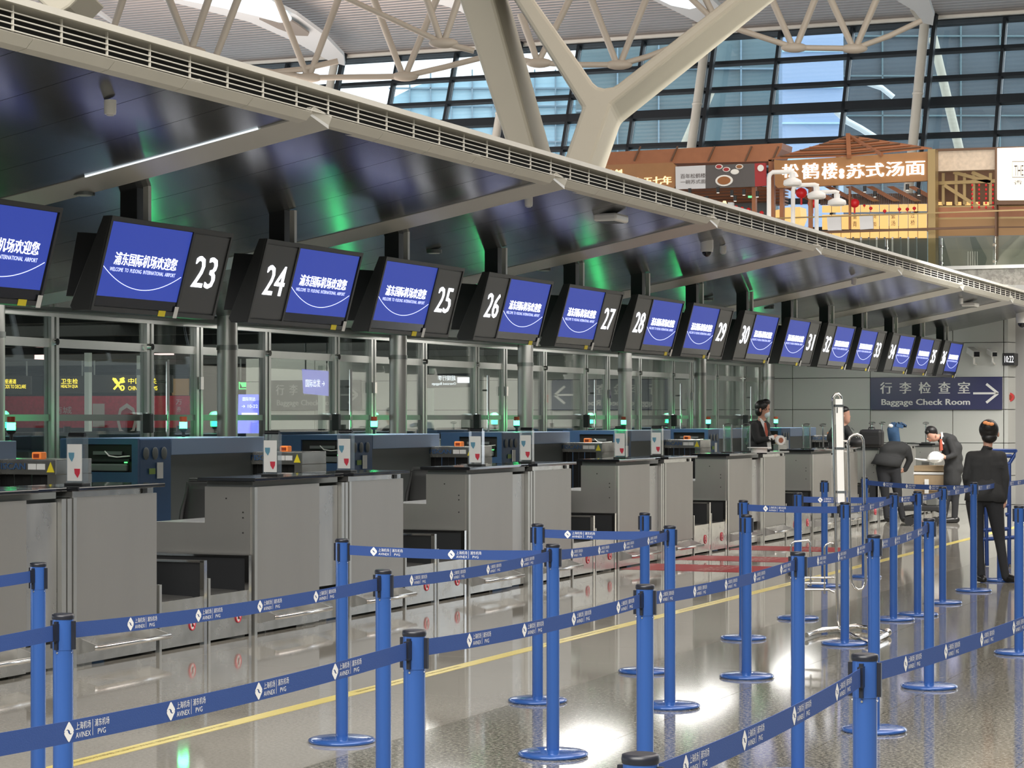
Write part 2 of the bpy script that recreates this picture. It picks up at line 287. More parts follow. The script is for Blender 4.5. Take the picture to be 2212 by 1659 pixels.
p = onY(2180, 858, YW+.2); t = thing('fire_alarm', 'round red alarm sounder on the wall right of the navy sign', 'alarm', p); MB().tube([p+Vector((0, .15, 0)), p+Vector((.02, -.12, 0))], .085, 16).build('horn', M['fire'], t); MB().tube([p+Vector((.02, -.12, 0)), p+Vector((.02, -.15, 0))], .05, 16).build('grille', M['redcap'], t)
p = onY(2177, 914, YW+.3); t = thing('door_handle_box', 'small chrome oval handle on the wall under the alarm', 'handle', p); MB().tube([p+Vector((.05*math.cos(a/8*math.pi), -.1, .11*math.sin(a/8*math.pi))) for a in range(16)], .016, 8, closed=True).build('ring', M['chrome'], t); MB().box(p.x-.05, p.x+.03, p.y-.07, p.y+.05, p.z-.09, p.z+.09).build('plate', M['brass'], t)
# ================================================================ BACK HALL BEHIND THE GLASS
XB = -12.0
o = MB().box(-60, -12.2, -5, 70, 2.95, 3.1).build('ceiling', M['ceild']); o['kind'] = 'structure'; o.name = 'ceiling'
for i, y in enumerate(range(16, 60, 4)): MB().box(-40, -12.3, y, y+.25, 2.75, 2.95).build('beam', M['ceild'], o)
for pi_, (u, v, du, dv) in enumerate(((70, 742, 28, 14), (78, 766, 8, 20), (220, 752, 32, 12), (232, 770, 18, 12), (346, 760, 30, 12), (360, 772, 12, 6), (459, 763, 18, 12))):
    q = onZ(u, v, 2.74) if v < 860 else None; tt_ = 1.33*F/(HY-v+dv/2); q = D(u, v, tt_); k = tt_/F
    tt = MB().box(q.x-du*k/2, q.x+du*k/2, q.y, q.y+.3, q.z-dv*k/2, q.z+dv*k/2).build('pink_light', M['pinkl']); tag(tt, 'pink-lit ceiling light seen through the glass, %s of seven from the left' % ['first', 'second', 'third', 'fourth', 'fifth', 'sixth', 'seventh'][pi_], 'light', 'pink ceiling lights behind the glass')
wl = MB().box(-60, -23.2, 58, 58.3, 0, 3).build('wall_far', M['ceild']); wl['kind'] = 'structure'
def yellowsign(u0, u1, v0, v1, parts, label, dep=48, mname='signg'):
    a = D(u0, v0, dep); b = D(u1, v1, dep); t = thing('hanging_sign', label, 'sign', (a+b)/2, 'hanging signs in the hall behind the glass')
    MB().prism([D(u0, v0, dep), D(u1, v0, dep), D(u1, v1, dep), D(u0, v1, dep)], FV*.15).build('board', M['dark'], t)
    for uu in (u0+8, u1-8): p_ = D(uu, v0, dep+.05); MB().cyl(p_.x, p_.y, p_.z, 2.95, .015, 8).build('hanger', M['alud'], t)
    for s, x0, y0, x1, y1, mn in parts:
        o_ = D(x0, y1, dep-.02); text(MB(), s, o_, RV*((x1-x0)*dep/F), UV*((y1-y0)*dep/F)).build('printed_lettering', M[mn], t)
yellowsign(-40, 66, 812, 852, [('申报通道', 1, 819, 35, 829, 'ysign'), ('GOODS TO DECLARE', 1, 831, 56, 839, 'ysign')], 'dark hanging sign with yellow Goods to Declare lettering, leftmost')
yellowsign(104, 186, 812, 850, [('卫生检', 132, 818, 168, 829, 'ysign'), ('HEALTH QUA', 132, 831, 168, 839, 'ysign'), ('◎', 115, 817, 126, 838, 'ysign')], 'dark hanging sign with yellow health quarantine lettering')
yellowsign(196, 372, 810, 848, [('中国海关', 277, 817, 338, 829, 'ysign'), ('CHINA CUSTOMS', 277, 834, 340, 843, 'ysign')], 'dark hanging sign with yellow crossed key emblem and China Customs lettering')
t = thing('key_emblem', 'yellow crossed key emblem on the dark customs sign', 'emblem', D(257, 830, 47.9))
mb = MB()
for (a, b) in (((244, 818), (262, 840)), ((268, 816), (246, 841))): mb.tube([D(*a, 47.8), D(*b, 47.8)], .022, 6)
mb.tube([D(264+4*math.cos(k), 838+5*math.sin(k), 47.8) for k in [i*.628 for i in range(10)]], .014, 6, closed=True); mb.build('crossed_keys', M['ysign'], t)
mb = MB(); mb.prism([D(243, 816, 47.8), D(250, 817, 47.8), D(256, 826, 47.8), D(248, 828, 47.8)], FV*.02).prism([D(258, 818, 47.8), D(266, 815, 47.8), D(270, 826, 47.8), D(262, 828, 47.8)], FV*.02); mb.build('key_wings', M['ysign'], t)
yellowsign(512, 556, 822, 845, [('No', 544, 830, 556, 840, 'ysign')], 'dark sign with a green arrow bucket symbol left of the pale wall')
t = thing('green_symbol', 'small green lit symbol on the dark sign behind the glass', 'symbol', D(530, 832, 47.8)); MB().prism([D(518, 826, 47.8), D(540, 826, 47.8), D(535, 836, 47.8), D(523, 836, 47.8)], FV*.02).build('symbol', M['gsign'], t)
MB().tube([D(517, 825, 47.7), D(517, 840, 47.7), D(541, 840, 47.7), D(541, 825, 47.7)], .012, 6).build('outline', M['gsign'], t)
t = thing('red_banner', 'long dark red banner with pale letters in the hall behind the glass', 'banner', D(200, 924, 44))
MB().prism([D(-60, 856, 44), D(410, 855, 44), D(410, 924, 44), D(-60, 924, 44)], FV*.08).build('cloth', M['bannr'], t)
mb = MB(); k = 43.98/F
text(mb, 'I', D(200, 922, 43.95), RV*(26*k), UV*(50*k)); text(mb, 'O', D(252, 945, 43.95), RV*(44*k), UV*(74*k)); text(mb, '万', D(380, 874, 43.95), RV*(13*k), UV*(11*k)); text(mb, '券', D(382, 890, 43.95), RV*(9*k), UV*(12*k)); text(mb, '商城', D(115, 894, 43.95), RV*(40*k), UV*(16*k))
mb.build('printed_lettering', mat('banner_ink', (.42, .38, .36), .6), t)
t = thing('purple_screen_panel', 'blue-violet lit information screen behind the round column', 'screen', D(540, 936, 43)); MB().prism([D(515, 852, 43), D(572, 852, 43), D(572, 936, 43), D(513, 936, 43)], FV*.08).build('panel', M['psign'], t)
mb = MB(); text(mb, '国际到达', D(524, 866, 42.95), RV*.24, UV*.07); text(mb, '→ 10-22', D(522, 881, 42.95), RV*.3, UV*.06); mb.prism([D(522, 892, 42.96), D(556, 892, 42.96), D(556, 908, 42.96), D(522, 908, 42.96)], FV*.02); mb.build('printed_lettering', M['wglow'], t)
t = thing('lit_board', 'violet-blue lit board hanging before the grey sign behind the glass', 'screen', D(685, 856, 36)); MB().prism([D(652, 797, 36), D(714, 802, 36), D(714, 856, 36), D(655, 850, 36)], FV*.06).build('panel', mat('lit_board', (.05, .05, .2), .4, emit=(.3, .3, .9), es=.5), t); text(MB(), '国际出发 →', D(660, 836, 35.95), RV*.3, UV*.12).build('printed_lettering', M['wglow'], t)
[MB().cyl(*D(uu, 806, 36.03)[:2], D(uu, 806, 36.03).z, 2.95, .012, 8).build('hanger', M['alud'], t) for uu in (660, 706)]
t = thing('tan_wall_panel', 'tan brown wall panel above the red banner behind the glass', 'wall panel', D(388, 855, 50)); MB().prism([D(366, 818, 50), D(408, 818, 50), D(408, 854, 50), D(372, 854, 50)], FV*.1).build('panel', M['tan'], t)
t = thing('sign_reflection', 'modelled reflection of a dark hanging sign with mirrored white oversized baggage lettering', 'sign', D(980, 830, 38)); MB().prism([D(918, 808, 38), D(1030, 806, 38), D(1030, 836, 38), D(918, 838, 38)], FV*.08).build('board', M['signg'], t)
[MB().cyl(*D(uu, 812, 38.04)[:2], D(uu, 812, 38.04).z, 2.95, .012, 8).build('hanger', M['alud'], t) for uu in (925, 1022)]
k = 38/F; mb = MB(); text(mb, '超规行李', D(984, 822, 37.95), RV*(-38*k), UV*(11*k)); text(mb, 'Oversized Baggage', D(985, 833, 37.95), RV*(-52*k), UV*(7*k)); mb.prism([D(988, 815, 37.95), D(1014, 815, 37.95), D(1014, 827, 37.95), D(988, 827, 37.95)], FV*.01)  # lettering reversed to imitate a sign reflected in the glass
mb.build('printed_lettering', M['wglow'], t)
for i, (u, v0) in enumerate(((187, 762), (300, 768), (692, 790), (927, 796))):
    dep = 40-i*.5; t = thing('pale_pillar', ['pale slim pillar leftmost behind the glass', 'second pale slim pillar behind the glass, before the red banner', 'pale slim pillar crossing the grey sign behind the glass', 'pale slim pillar beside the mirrored white lettering'][i], 'pillar', D(u, 1118, dep) if i < 9 else 0, 'pale pillars behind the glass')
    b0 = D(u, 900, dep); MB().box(b0.x-.045, b0.x+.045, b0.y, b0.y+.1, 0, D(u, v0, dep).z).build('shaft', M['pill'], t); MB().box(b0.x-.05, b0.x+.05, b0.y-.01, b0.y+.11, D(u, v0+36, dep).z-.05, D(u, v0+36, dep).z+.05).build('clamp', M['alud'], t)
# long dark counters behind the glass
for i, (y0, y1) in enumerate(((19.0, 22.8), (25.2, 28.6), (30.4, 34.0), (36, 41))):
    t = thing('back_counter', ['nearest', 'second', 'third', 'farthest'][i]+' dark low inspection counter behind the glass partition', 'counter', (-13.2, (y0+y1)/2, 0), 'counters behind the glass')
    MB().box(-13.6, -12.9, y0, y1, 0, 1.28).build('body', M['xgrey'], t, .01); MB().box(-13.65, -12.85, y0-.03, y1+.03, 1.28, 1.44).build('top', M['bplas'], t, .01)
    for yy in (y0+.7, y1-.9):
        MB().cyl(-12.92, yy, 1.44, 1.5, .035, 12).build('knob', M['bplas'], t)
# ================================================================ GLASS PARTITION
wp = MB().box(XB-.10, XB+.10, 6, YW, 2.56, 2.62).build('wall_left', M['alud']); wp['kind'] = 'structure'
MB().box(XB-.12, XB+.12, 6, YW, 2.62, 2.95).build('bulkhead', M['ceild'], wp)
MB().box(XB-.03, XB+.05, 6, YW, 2.52, 2.56).build('rail', M['alu'], wp)
def ypart(u): return onX(u, 900, XB).y
S0 = [ypart(u) for u in (317, 722, 1028, 1265, 1452, 1604)]
P_ = (S0[-1]-S0[0])/5; mods = [S0[0]+P_*(k-2) for k in range(0, 9)]
ORD = ['first', 'second', 'third', 'fourth', 'fifth', 'sixth', 'seventh', 'eighth', 'ninth']
for mi_, m_ in enumerate(mods):
    for k, dy in enumerate((0, .97, 2.44)):
        y = m_+dy
        if y > YW-.3: continue
        MB().box(XB-.04, XB+.04, y-.06, y-.012, 0, 2.56).build('post', M['alu'], wp)
        MB().box(XB-.03, XB+.03, y-.012, y+.014, 0, 2.56).build('gasket', M['alud'], wp)
        MB().box(XB-.04, XB+.045, y+.014, y+.06, 0, 2.56).build('post', M['alu'], wp)
        if k == 1:
            for z in (1.2, 1.88): MB().box(XB+.045, XB+.07, y-.03, y+.03, z, z+.13).build('hinge', M['chrome'], wp)
        else: MB().tube([(XB+.04, y-.01, 2.29), (XB+.075, y-.01, 2.29)], .032, 12).build('bolt', M['chrome'], wp)
    for a, b in ((0, .97), (.97, 2.44), (2.44, P_)):
        y0 = m_+a+.06; y1 = min(m_+b-.06, YW-.02)
        if y1-y0 < .2: continue
        MB().box(XB-.006, XB+.006, y0, y1, .02, 2.52).build('pane', M['glass'], wp)
        for z in ((2.24, 2.32), (1.56, 1.62)): MB().box(XB-.02, XB+.02, y0, y1, z[0], z[1]).build('rail', M['alu'] if z[0] > 2 else M['alud'], wp)
    y = m_+.25
    if y < YW-.5:
        t = thing('pull_handle', 'tall round steel door pull on the glass partition, %s from the near end' % ORD[mi_], 'door handle', (XB+.09, y, 1.2), 'steel pulls on the glass partition')
        MB().cyl(XB+.09, y, 1.0, 2.15, .018, 12).build('bar', M['chrome'], t); MB().tube([(XB+.01, y, 1.2), (XB+.09, y, 1.2)], .012).build('standoff', M['alud'], t); MB().tube([(XB+.01, y, 1.95), (XB+.09, y, 1.95)], .012).build('standoff', M['alud'], t)
        t = thing('card_reader', 'small black card reader on a partition post, %s from the near end' % ORD[mi_], 'card reader', (XB+.1, m_-.14, 1.45), 'card readers on the glass partition')
        MB().box(XB+.05, XB+.14, m_-.16, m_-.10, 1.44, 1.63).build('reader', M['bplas'], t, .008); MB().bar((XB+.03, m_-.06, 1.63), (XB+.1, m_-.13, 1.63), .02, .02).build('arm', M['chrome'], t)
ord7 = ['leftmost', 'second', 'third', 'fourth', 'fifth', 'sixth', 'seventh']
for k, u in enumerate((-16, 491, 860, 1135, 1350, 1512, 1660)):
    q = onX(u, 900, -11.63)
    t = thing('round_column', 'round grey metal column before the glass, '+ord7[k]+' from the left', 'column', (-11.63, q.y, 0), 'round columns along the glass')
    MB().cyl(-11.63, q.y, 0, 2.9, .105, 32).build('shaft', M['steel'], t); MB().cyl(-11.63, q.y, 2.28, 2.33, .112, 32).build('collar', M['alud'], t); MB().cyl(-11.63, q.y, 0, .12, .115, 32).build('base', M['alud'], t)
# ================================================================ CANOPY
def cz(X):   # underside height as it falls towards the partition
    t_ = max(0, (-6.66-X)); return 3.475-.214*t_+.0085*t_*t_
tips = [onX(u, v, -6.66).y for u, v in ((657, 255), (1184, 392), (1524, 487), (1754, 551), (1932, 596), (2067, 634))]
PB = (tips[-1]-tips[0])/5; tips = [tips[0]-2*PB, tips[0]-PB]+tips+[tips[-1]+PB*(i+1) for i in range(2)]
can = thing('canopy', 'long sawtooth canopy of dark metal panels over the check-in desks', 'canopy', (-9, 20, 3.4))
XS = [-6.66-.02]+[-6.66-.5*i for i in range(1, 11)]
for bi in range(len(tips)-1):
    y0 = tips[bi]+.26; y1 = tips[bi+1]+.005; n = 5
    y1 = min(y1, YW-.02)
    if y0 > YW-.3: continue
    for k in range(n):
        a = y0+(y1-y0)*k/n+.004; b = y0+(y1-y0)*(k+1)/n-.004; mb = MB(); vs = []
        def rise(y): return .045*(y-y0)/(y1-y0)
        for X in XS: vs += [(X, a, cz(X)-.035+rise(a)), (X, b, cz(X)-.035+rise(b)), (X, b, cz(X)-.01+rise(b)), (X, a, cz(X)-.01+rise(a))]
        fs = []
        for i in range(len(XS)-1):
            for e in range(4): fs.append((i*4+e, i*4+(e+1) % 4, i*4+4+(e+1) % 4, i*4+4+e))
        fs += [(3, 2, 1, 0), tuple(len(vs)-4+e for e in range(4))]
        mb.add(vs, fs); mb.build('panel', M['panel'], can)
    # bevelled beam in front of the bay
    ya = tips[bi]; vs = []
    for X in [-6.62]+XS[1:]: z = cz(X); vs += [(X, ya, z+.005), (X, ya+.26, z-.05), (X, ya+.26, z+.03), (X, ya, z+.04)]
    fs = [tuple(q) for i in range(len(XS)-1) for q in [(i*4+e, i*4+(e+1) % 4, i*4+4+(e+1) % 4, i*4+4+e) for e in range(4)]]+[(3, 2, 1, 0), tuple(len(vs)-4+e for e in range(4))]
    MB().add(vs, fs).build('beam', M['beam'], can)
    # little fin on the edge
    yf = ya+PB*.675
    MB().prism([(-6.64, yf-.22, 3.50), (-6.64, yf, 3.53), (-6.64, yf+.09, 3.48), (-6.64, yf-.1, 3.46)], (-.07, 0, 0)).build('fin', M['cream'], can)
    for k in range(n):
        a = ya+.26+(y1-y0)*k/n+.003; b = ya+.26+(y1-y0)*(k+1)/n-.003
        MB().prism([(-6.62, a, 3.507), (-6.60, a, 3.497), (-6.645, a, 3.450), (-6.70, a, 3.436), (-6.74, a, 3.46)], (0, b-a, 0)).build('trim', M['cream'], can)
    MB().prism([(-6.60, ya-.02, 3.50), (-6.60, ya+.02, 3.535), (-6.60, ya+.262, 3.505), (-6.60, ya+.262, 3.495), (-6.63, ya+.262, 3.425), (-6.63, ya, 3.475)], (-.05, 0, 0)).build('beam_cap', M['cream'], can)
MB().prism([(-6.56, 0, 3.635), (-6.56, 0, 3.67), (-6.62, 0, 3.685), (-7.3, 0, 3.70), (-7.3, 0, 3.66), (-6.60, 0, 3.64)], (0, YW, 0)).build('top_cap', M['cream'], can)
MB().box(-6.80, -6.76, 0, YW, 3.465, 3.66).build('backing', M['dark'], can)
MB().box(-12.1, -6.85, 0, YW, 3.54, 3.62).build('deck', M['alud'], can)
for z in (3.603, 3.573, 3.543, 3.513): MB().prism([(-6.60, 0, z), (-6.60, 0, z-.006), (-6.608, 0, z-.006), (-6.608, 0, z)], (0, YW, 0)).build('slat', M['cream'], can)
y = 4.0
while y < YW-.3: MB().box(-6.612, -6.602, y-.005, y+.006, 3.505, 3.635).build('divider', M['cream'], can); y += .43
MB().box(-8.25, -6.95, tips[2]-.03, tips[2]-.008, cz(-7.6)+.0, cz(-7.6)+.001).build('gap_daylight_strip', M['goreb'], can) if 0 else MB().prism([(-6.98, tips[2]-.022, cz(-6.98)-.0), (-8.25, tips[2]-.022, cz(-8.25)-.0), (-8.25, tips[2]-.022, cz(-8.25)+.018), (-6.98, tips[2]-.022, cz(-6.98)+.018)], (0, .012, 0)).build('gap_daylight_strip', M['goreb'], can)  # glowing strip stands in for daylight through a gap at the beam
MB().box(-7.6, -7.585, 8, YW, 3.63, 3.655).build('gutter', M['cream'], can)
# things on the canopy underside
def ceilpt(u, v, X0=-7.5):
    q = ray(u, v); lo, hi = 5, 60
    for _ in range(50):
        m_ = (lo+hi)/2; p = O3+q*m_
        if p.z < cz(p.x)-.04: lo = m_
        else: hi = m_
    return O3+q*lo
for i, (u, v, wd) in enumerate(((238, 232, 26), (1142, 438, 18), (1562, 543, 14), (1845, 612, 12), (2076, 655, 9))):
    p = ceilpt(u, v-8); r = wd*p.length/F/2*.97
    t = thing('smoke_detector', ord7[i].replace('leftmost', 'nearest')+' white round detector under the dark canopy', 'detector', p, 'white detectors under the canopy')
    MB().lathe(p.x, p.y, [(r, p.z+.02), (r, p.z-.045), (r*.92, p.z-.06)], 20).build('body', M['lampw'], t); MB().cyl(p.x, p.y, p.z-.068, p.z-.06, r*.6, 16).build('vent', M['postw'], t)
for i, (u, v) in enumerate(((1320, 474), (2096, 662))):
    p = ceilpt(u, v-6); t = thing('ceiling_unit', ['white rectangular access point under the middle of the canopy', 'white rectangular access point under the far end of the canopy'][i], 'access point', p, 'white boxes under the canopy')
    MB().box(p.x-.11, p.x+.11, p.y-.17, p.y+.17, p.z-.05, p.z+.02).build('case', M['lampw'], t, .02)
    for k in range(6): MB().box(p.x-.085, p.x+.085, p.y-.13+k*.045, p.y-.115+k*.045, p.z-.055, p.z-.049).build('slot', M['alud'], t)
for i, (u, v) in enumerate(((1527, 535), (2208, 690))):
    p = ceilpt(u, v-10); t = thing('dome_camera', ['white dome camera under the canopy above number twenty-nine', 'white dome camera under the canopy at the right edge'][i], 'camera', p, 'dome cameras under the canopy')
    k = 1.0 if i == 0 else 1.6
    MB().lathe(p.x, p.y, [(.065*k, p.z+.05), (.066*k, p.z-.05*k), (.06*k, p.z-.09*k)], 24).build('housing', M['lampw'], t); MB().ell((p.x, p.y, p.z-.09*k), .048*k, .048*k, .05*k, 20, 12).build('dome', M['lens'], t)
for i, (u, v) in enumerate(((182, 421), (938, 547), (1175, 585), (1378, 622), (1530, 650), (1662, 668))):
    p = ceilpt(u, v-3, 0); t = thing('downlight', 'small round recessed downlight, '+ord7[i]+' along the canopy', 'downlight', p, 'downlights in the canopy')
    MB().cyl(p.x, p.y, p.z-.012, p.z+.02, .07, 24).build('ring', M['alud'], t); MB().cyl(p.x, p.y, p.z-.016, p.z-.011, .05, 20).build('lens', M['lampw'], t)
# lit lamps in the gaps behind the screens
for i, (u, v, sz) in enumerate(((788, 597, 24), (1012, 630, 8), (1336, 664, 6), (476, 640, 12), (1172, 700, 8))):
    p = D(u, v, 24+i); k = (24+i)/F*sz/2
    t = thing('wall_lamp', 'small lit lamp glowing behind the screens, '+['beside number twenty-five', 'beside number twenty-six', 'beside number twenty-eight', 'above the first round column', 'beside number twenty-seven'][i], 'lamp', p, 'lit lamps behind the screens')
    MB().ell(p, k, k*.6, k*.4).build('bulb', M['warm2'], t); MB().box(p.x-k, p.x+k, p.y, p.y+.06, p.z+k*.35, p.z+k*.5).build('bracket', M['alud'], t)
# ================================================================ NUMBERED SCREENS
tvu = {22: -102, 23: 240, 24: 575, 25: 833, 26: 1055, 27: 1229, 28: 1377, 29: 1497, 30: 1608, 31: 1706, 32: 1788, 33: 1861, 34: 1929, 35: 1989, 36: 2041}
words = {22: 'twenty-two', 23: 'twenty-three', 24: 'twenty-four', 25: 'twenty-five', 26: 'twenty-six', 27: 'twenty-seven', 28: 'twenty-eight', 29: 'twenty-nine', 30: 'thirty', 31: 'thirty-one', 32: 'thirty-two', 33: 'thirty-three', 34: 'thirty-four', 35: 'thirty-five', 36: 'thirty-six'}
TW, TZ1, TZ0, TSH = 1.60, 2.905, 2.295, .165
Tup = Vector((TSH, 0, TZ1-TZ0)); TL = Tup.length; Tup.normalize(); Tn = Vector((Tup.z, 0, -Tup.x))
def make_tv(num, screen_first):
    O_ = Vector((-8.06-TSH, 0, TZ0))       # bottom near corner of the face
    def fp(y, h, n=0): return O_+Vector((0, y, 0))+Tup*h+Tn*n
    t = thing('counter_display', '', 'display', (-8.1, 0, 2.3), 'numbered counter displays')
    prof = [fp(0, 0), fp(0, TL), fp(0, TL)+Vector((-.06, 0, 0)), O_+Vector((-.15, 0, .03)), O_+Vector((-.13, 0, 0))]
    MB().prism(prof, (0, TW, 0)).build('case', M['tvbox'], t, .004)
    MB().prism([O_+Vector((-.03, .12, .10)), O_+Vector((.06, .12, .50)), O_+Vector((-.17, .12, .52)), O_+Vector((-.26, .12, .10))], (0, TW-.24, 0)).build('rear_box', M['bplas'], t, .004)
    def plate(name, y0, y1, h0, h1, n0, n1, mn):
        return MB().prism([fp(y0, h0, n0), fp(y1, h0, n0), fp(y1, h1, n0), fp(y0, h1, n0)], Tn*(n1-n0)).build(name, M[mn], t)
    for (a, b, c, d) in ((0, TW, 0, .03), (0, TW, TL-.03, TL), (0, .025, .03, TL-.03), (TW-.025, TW, .03, TL-.03)): plate('frame', a, b, c, d, .001, .012, 'tvbox')
    if screen_first: s0, s1, n0, n1 = .04, 1.05, 1.09, TW-.03
    else: s0, s1, n0, n1 = TW-1.05, TW-.04, .03, .51
    plate('divider', (1.055 if screen_first else .515), (1.085 if screen_first else .54), .03, TL-.03, .001, .012, 'tvbox')
    plate('screen', s0, s1, .10, TL-.035, .001, .004, 'screen'); plate('screen_strip', s0, s1, .035, .10, .001, .004, 'strip')
    plate('number_panel', n0, n1, .04, TL-.04, .001, .005, 'tvnum')
    w_ = s1-s0; mb = MB()
    text(mb, '浦东国际机场欢迎您', fp(s0+w_*.11, TL*.50, .0055), (0, w_*.78, 0), Tup*.085, bold=.0012)
    mb.build('screen_text', M['txt'], t); mb = MB()
    text(mb, 'WELCOME  TO  PUDONG  INTERNATIONAL  AIRPORT', fp(s0+w_*.08, TL*.43, .0055), (0, w_*.82, 0), Tup*.026)
    pts = [fp(s0+w_*(.0+.98*i/24), TL*(.255+.20*((i/24-.52)/.5)**2), .0055) for i in range(25)]; mb.tube(pts, .0022, 5); mb.build('screen_text', M['txt2'], t)
    nm = (n0+n1)/2; text(MB(), str(num), fp(nm-.15, TL*.345, .0065), (0, .30, 0), Tup*.225, bold=.008).build('number', M['txt'], t)
    e = s1; MB().prism([fp(e-.22, -.005, .013), fp(e-.13, -.005, .013), fp(e-.13, .035, .013), fp(e-.22, .035, .013)], Tn*.002).build('sticker', M['ystick'], t, label='small yellow sticker on the frame')
    MB().prism([fp(e-.02, -.01, .013), fp(e+.03, -.01, .013), fp(e+.03, .07, .013), fp(e-.02, .07, .013)], Tn*.002).build('sticker', M['wstick'], t, label='small white sticker on the frame')
    yp = TW*.36; MB().box(-8.16, -8.12, yp-.02, yp+.02, 2.84, 3.16).build('hanger', M['beam'], t); MB().box(-8.32, -8.19, yp-.05, yp+.05, 2.7, 3.18).build('bracket', M['bplas'], t)
    return t
for n, u in tvu.items():
    y = onX(u, 600, -8.06).y if n > 22 else 10.63; t = make_tv(n, n % 2 == 1); t.location.y += y
    t['label'] = 'dark tilted display showing number %s beside a blue welcome screen' % words[n] if n > 22 else 'leftmost dark tilted display cut by the frame, blue welcome screen'
# ================================================================ CHECK-IN DESKS
XD = -8.13
def footrail(t, y0, y1):
    MB().tube([(XD+.13, y0, .13), (XD+.15, y0+.02, .13), (XD+.15, y1-.02, .13), (XD+.13, y1, .13)], .017, 10).build('foot_rail', M['chrome'], t)
    for y in (y0+.02, y1-.02): MB().prism([(XD-.01, y, .19), (XD+.15, y, .14), (XD+.15, y, .12), (XD-.01, y, .08)], (0, .012 if y < 1 else -.012, 0)).build('bracket', M['steelw'], t)
def make_A():
    t = thing('check_in_desk', '', 'desk', (XD, 0, 0), 'steel check-in desks')
    MB().box(XD-.395, XD-.015, .02, 1.05, .12, 1.08).build('body', M['steel'], t)
    MB().box(XD-.015, XD, .045, 1.048, .20, 1.085).build('front_panel', M['steel'], t)
    MB().box(XD-.02, XD+.008, 0, .042, .0, 1.085).build('edge_strip', M['alu'], t)
    MB().prism([(XD-.02, -.015, .59), (XD-.02, -.015, 1.085), (XD-.40, -.015, 1.085), (XD-.40, -.015, .82), (XD-.82, -.015, .82), (XD-.82, -.015, .59)], (0, .03, 0)).build('side_panel', M['steel'], t)
    MB().box(XD-.82, XD-.40, .02, 1.0, .79, .82).build('inner_shelf', M['bplas'], t)
    MB().box(XD-.03, XD-.005, .045, 1.048, .02, .19).build('kick_plate', M['steelb'], t)
    MB().box(XD-.05, XD-.035, 1.05, 1.43, .28, 1.06).build('filler_panel', M['steelw'], t, label='scratched worn steel filler panel')
    MB().box(XD-.05, XD-.04, 1.05, 1.43, .02, .17).build('kick_plate', M['steelb'], t)
    MB().box(XD-.45, XD-.40, 1.05, 1.43, .0, 1.06).build('back_panel', M['dark'], t)
    for y in (1.435, 1.50): MB().box(XD-.05, XD+.0, y, y+.05, 0, 1.08).build('corner_post', M['alu'], t)
    MB().box(XD-.40, XD-.02, .02, 1.40, 1.085, 1.125).build('apron', M['xgrey'], t)
    MB().box(XD-.44, XD+.045, -.06, 1.12, 1.125, 1.152).build('countertop', M['black'], t, .006)
    MB().box(XD-.60, XD-.04, 1.12, 1.56, 1.125, 1.150).build('countertop', M['black'], t, .006)
    footrail(t, .08, .98)
    for z, y in ((1.0, .3), (.9, .1), (.86, .12), (.75, .1)):
        MB().tube([(XD-.22 if y == .3 else XD-.08, -.018, z), (XD-.22 if y == .3 else XD-.08, -.014, z)], .006, 8).build('screw', M['dark'], t)
    return t
def make_B():
    t = thing('check_in_desk', '', 'desk', (XD, 1.55, 0), 'steel check-in desks')
    MB().box(XD-.50, XD-.015, 1.57, 2.585, .12, 1.08).build('body', M['steel'], t)
    MB().box(XD-.015, XD, 1.60, 2.58, .20, 1.085).build('front_panel', M['steel'], t)
    MB().box(XD-.02, XD+.006, 1.56, 1.597, 0, 1.085).build('edge_strip', M['alu'], t)
    MB().box(XD-.03, XD-.005, 1.60, 2.58, .02, .19).build('kick_plate', M['steelb'], t)
    MB().box(XD-.42, XD-.01, 1.57, 2.55, 1.085, 1.125).build('apron', M['steelb'], t)
    MB().box(XD-.48, XD+.045, 1.56, 2.62, 1.125, 1.152).build('countertop', M['black'], t, .006)
    for y in (1.63, 2.5): MB().prism([(XD-.01, y, .19), (XD+.15, y, .14), (XD+.15, y, .12), (XD-.01, y, .08)], (0, .012, 0)).build('bracket', M['steelw'], t)
    MB().tube([(XD+.13, 1.61, .13), (XD+.15, 1.63, .13), (XD+.15, 2.50, .13), (XD+.13, 2.52, .13)], .017, 10).build('foot_rail', M['chrome'], t)
    MB().box(XD-.03, XD+.0, 2.40, 2.46, 1.088, 1.12).build('lock', M['bplas'], t)
    return t
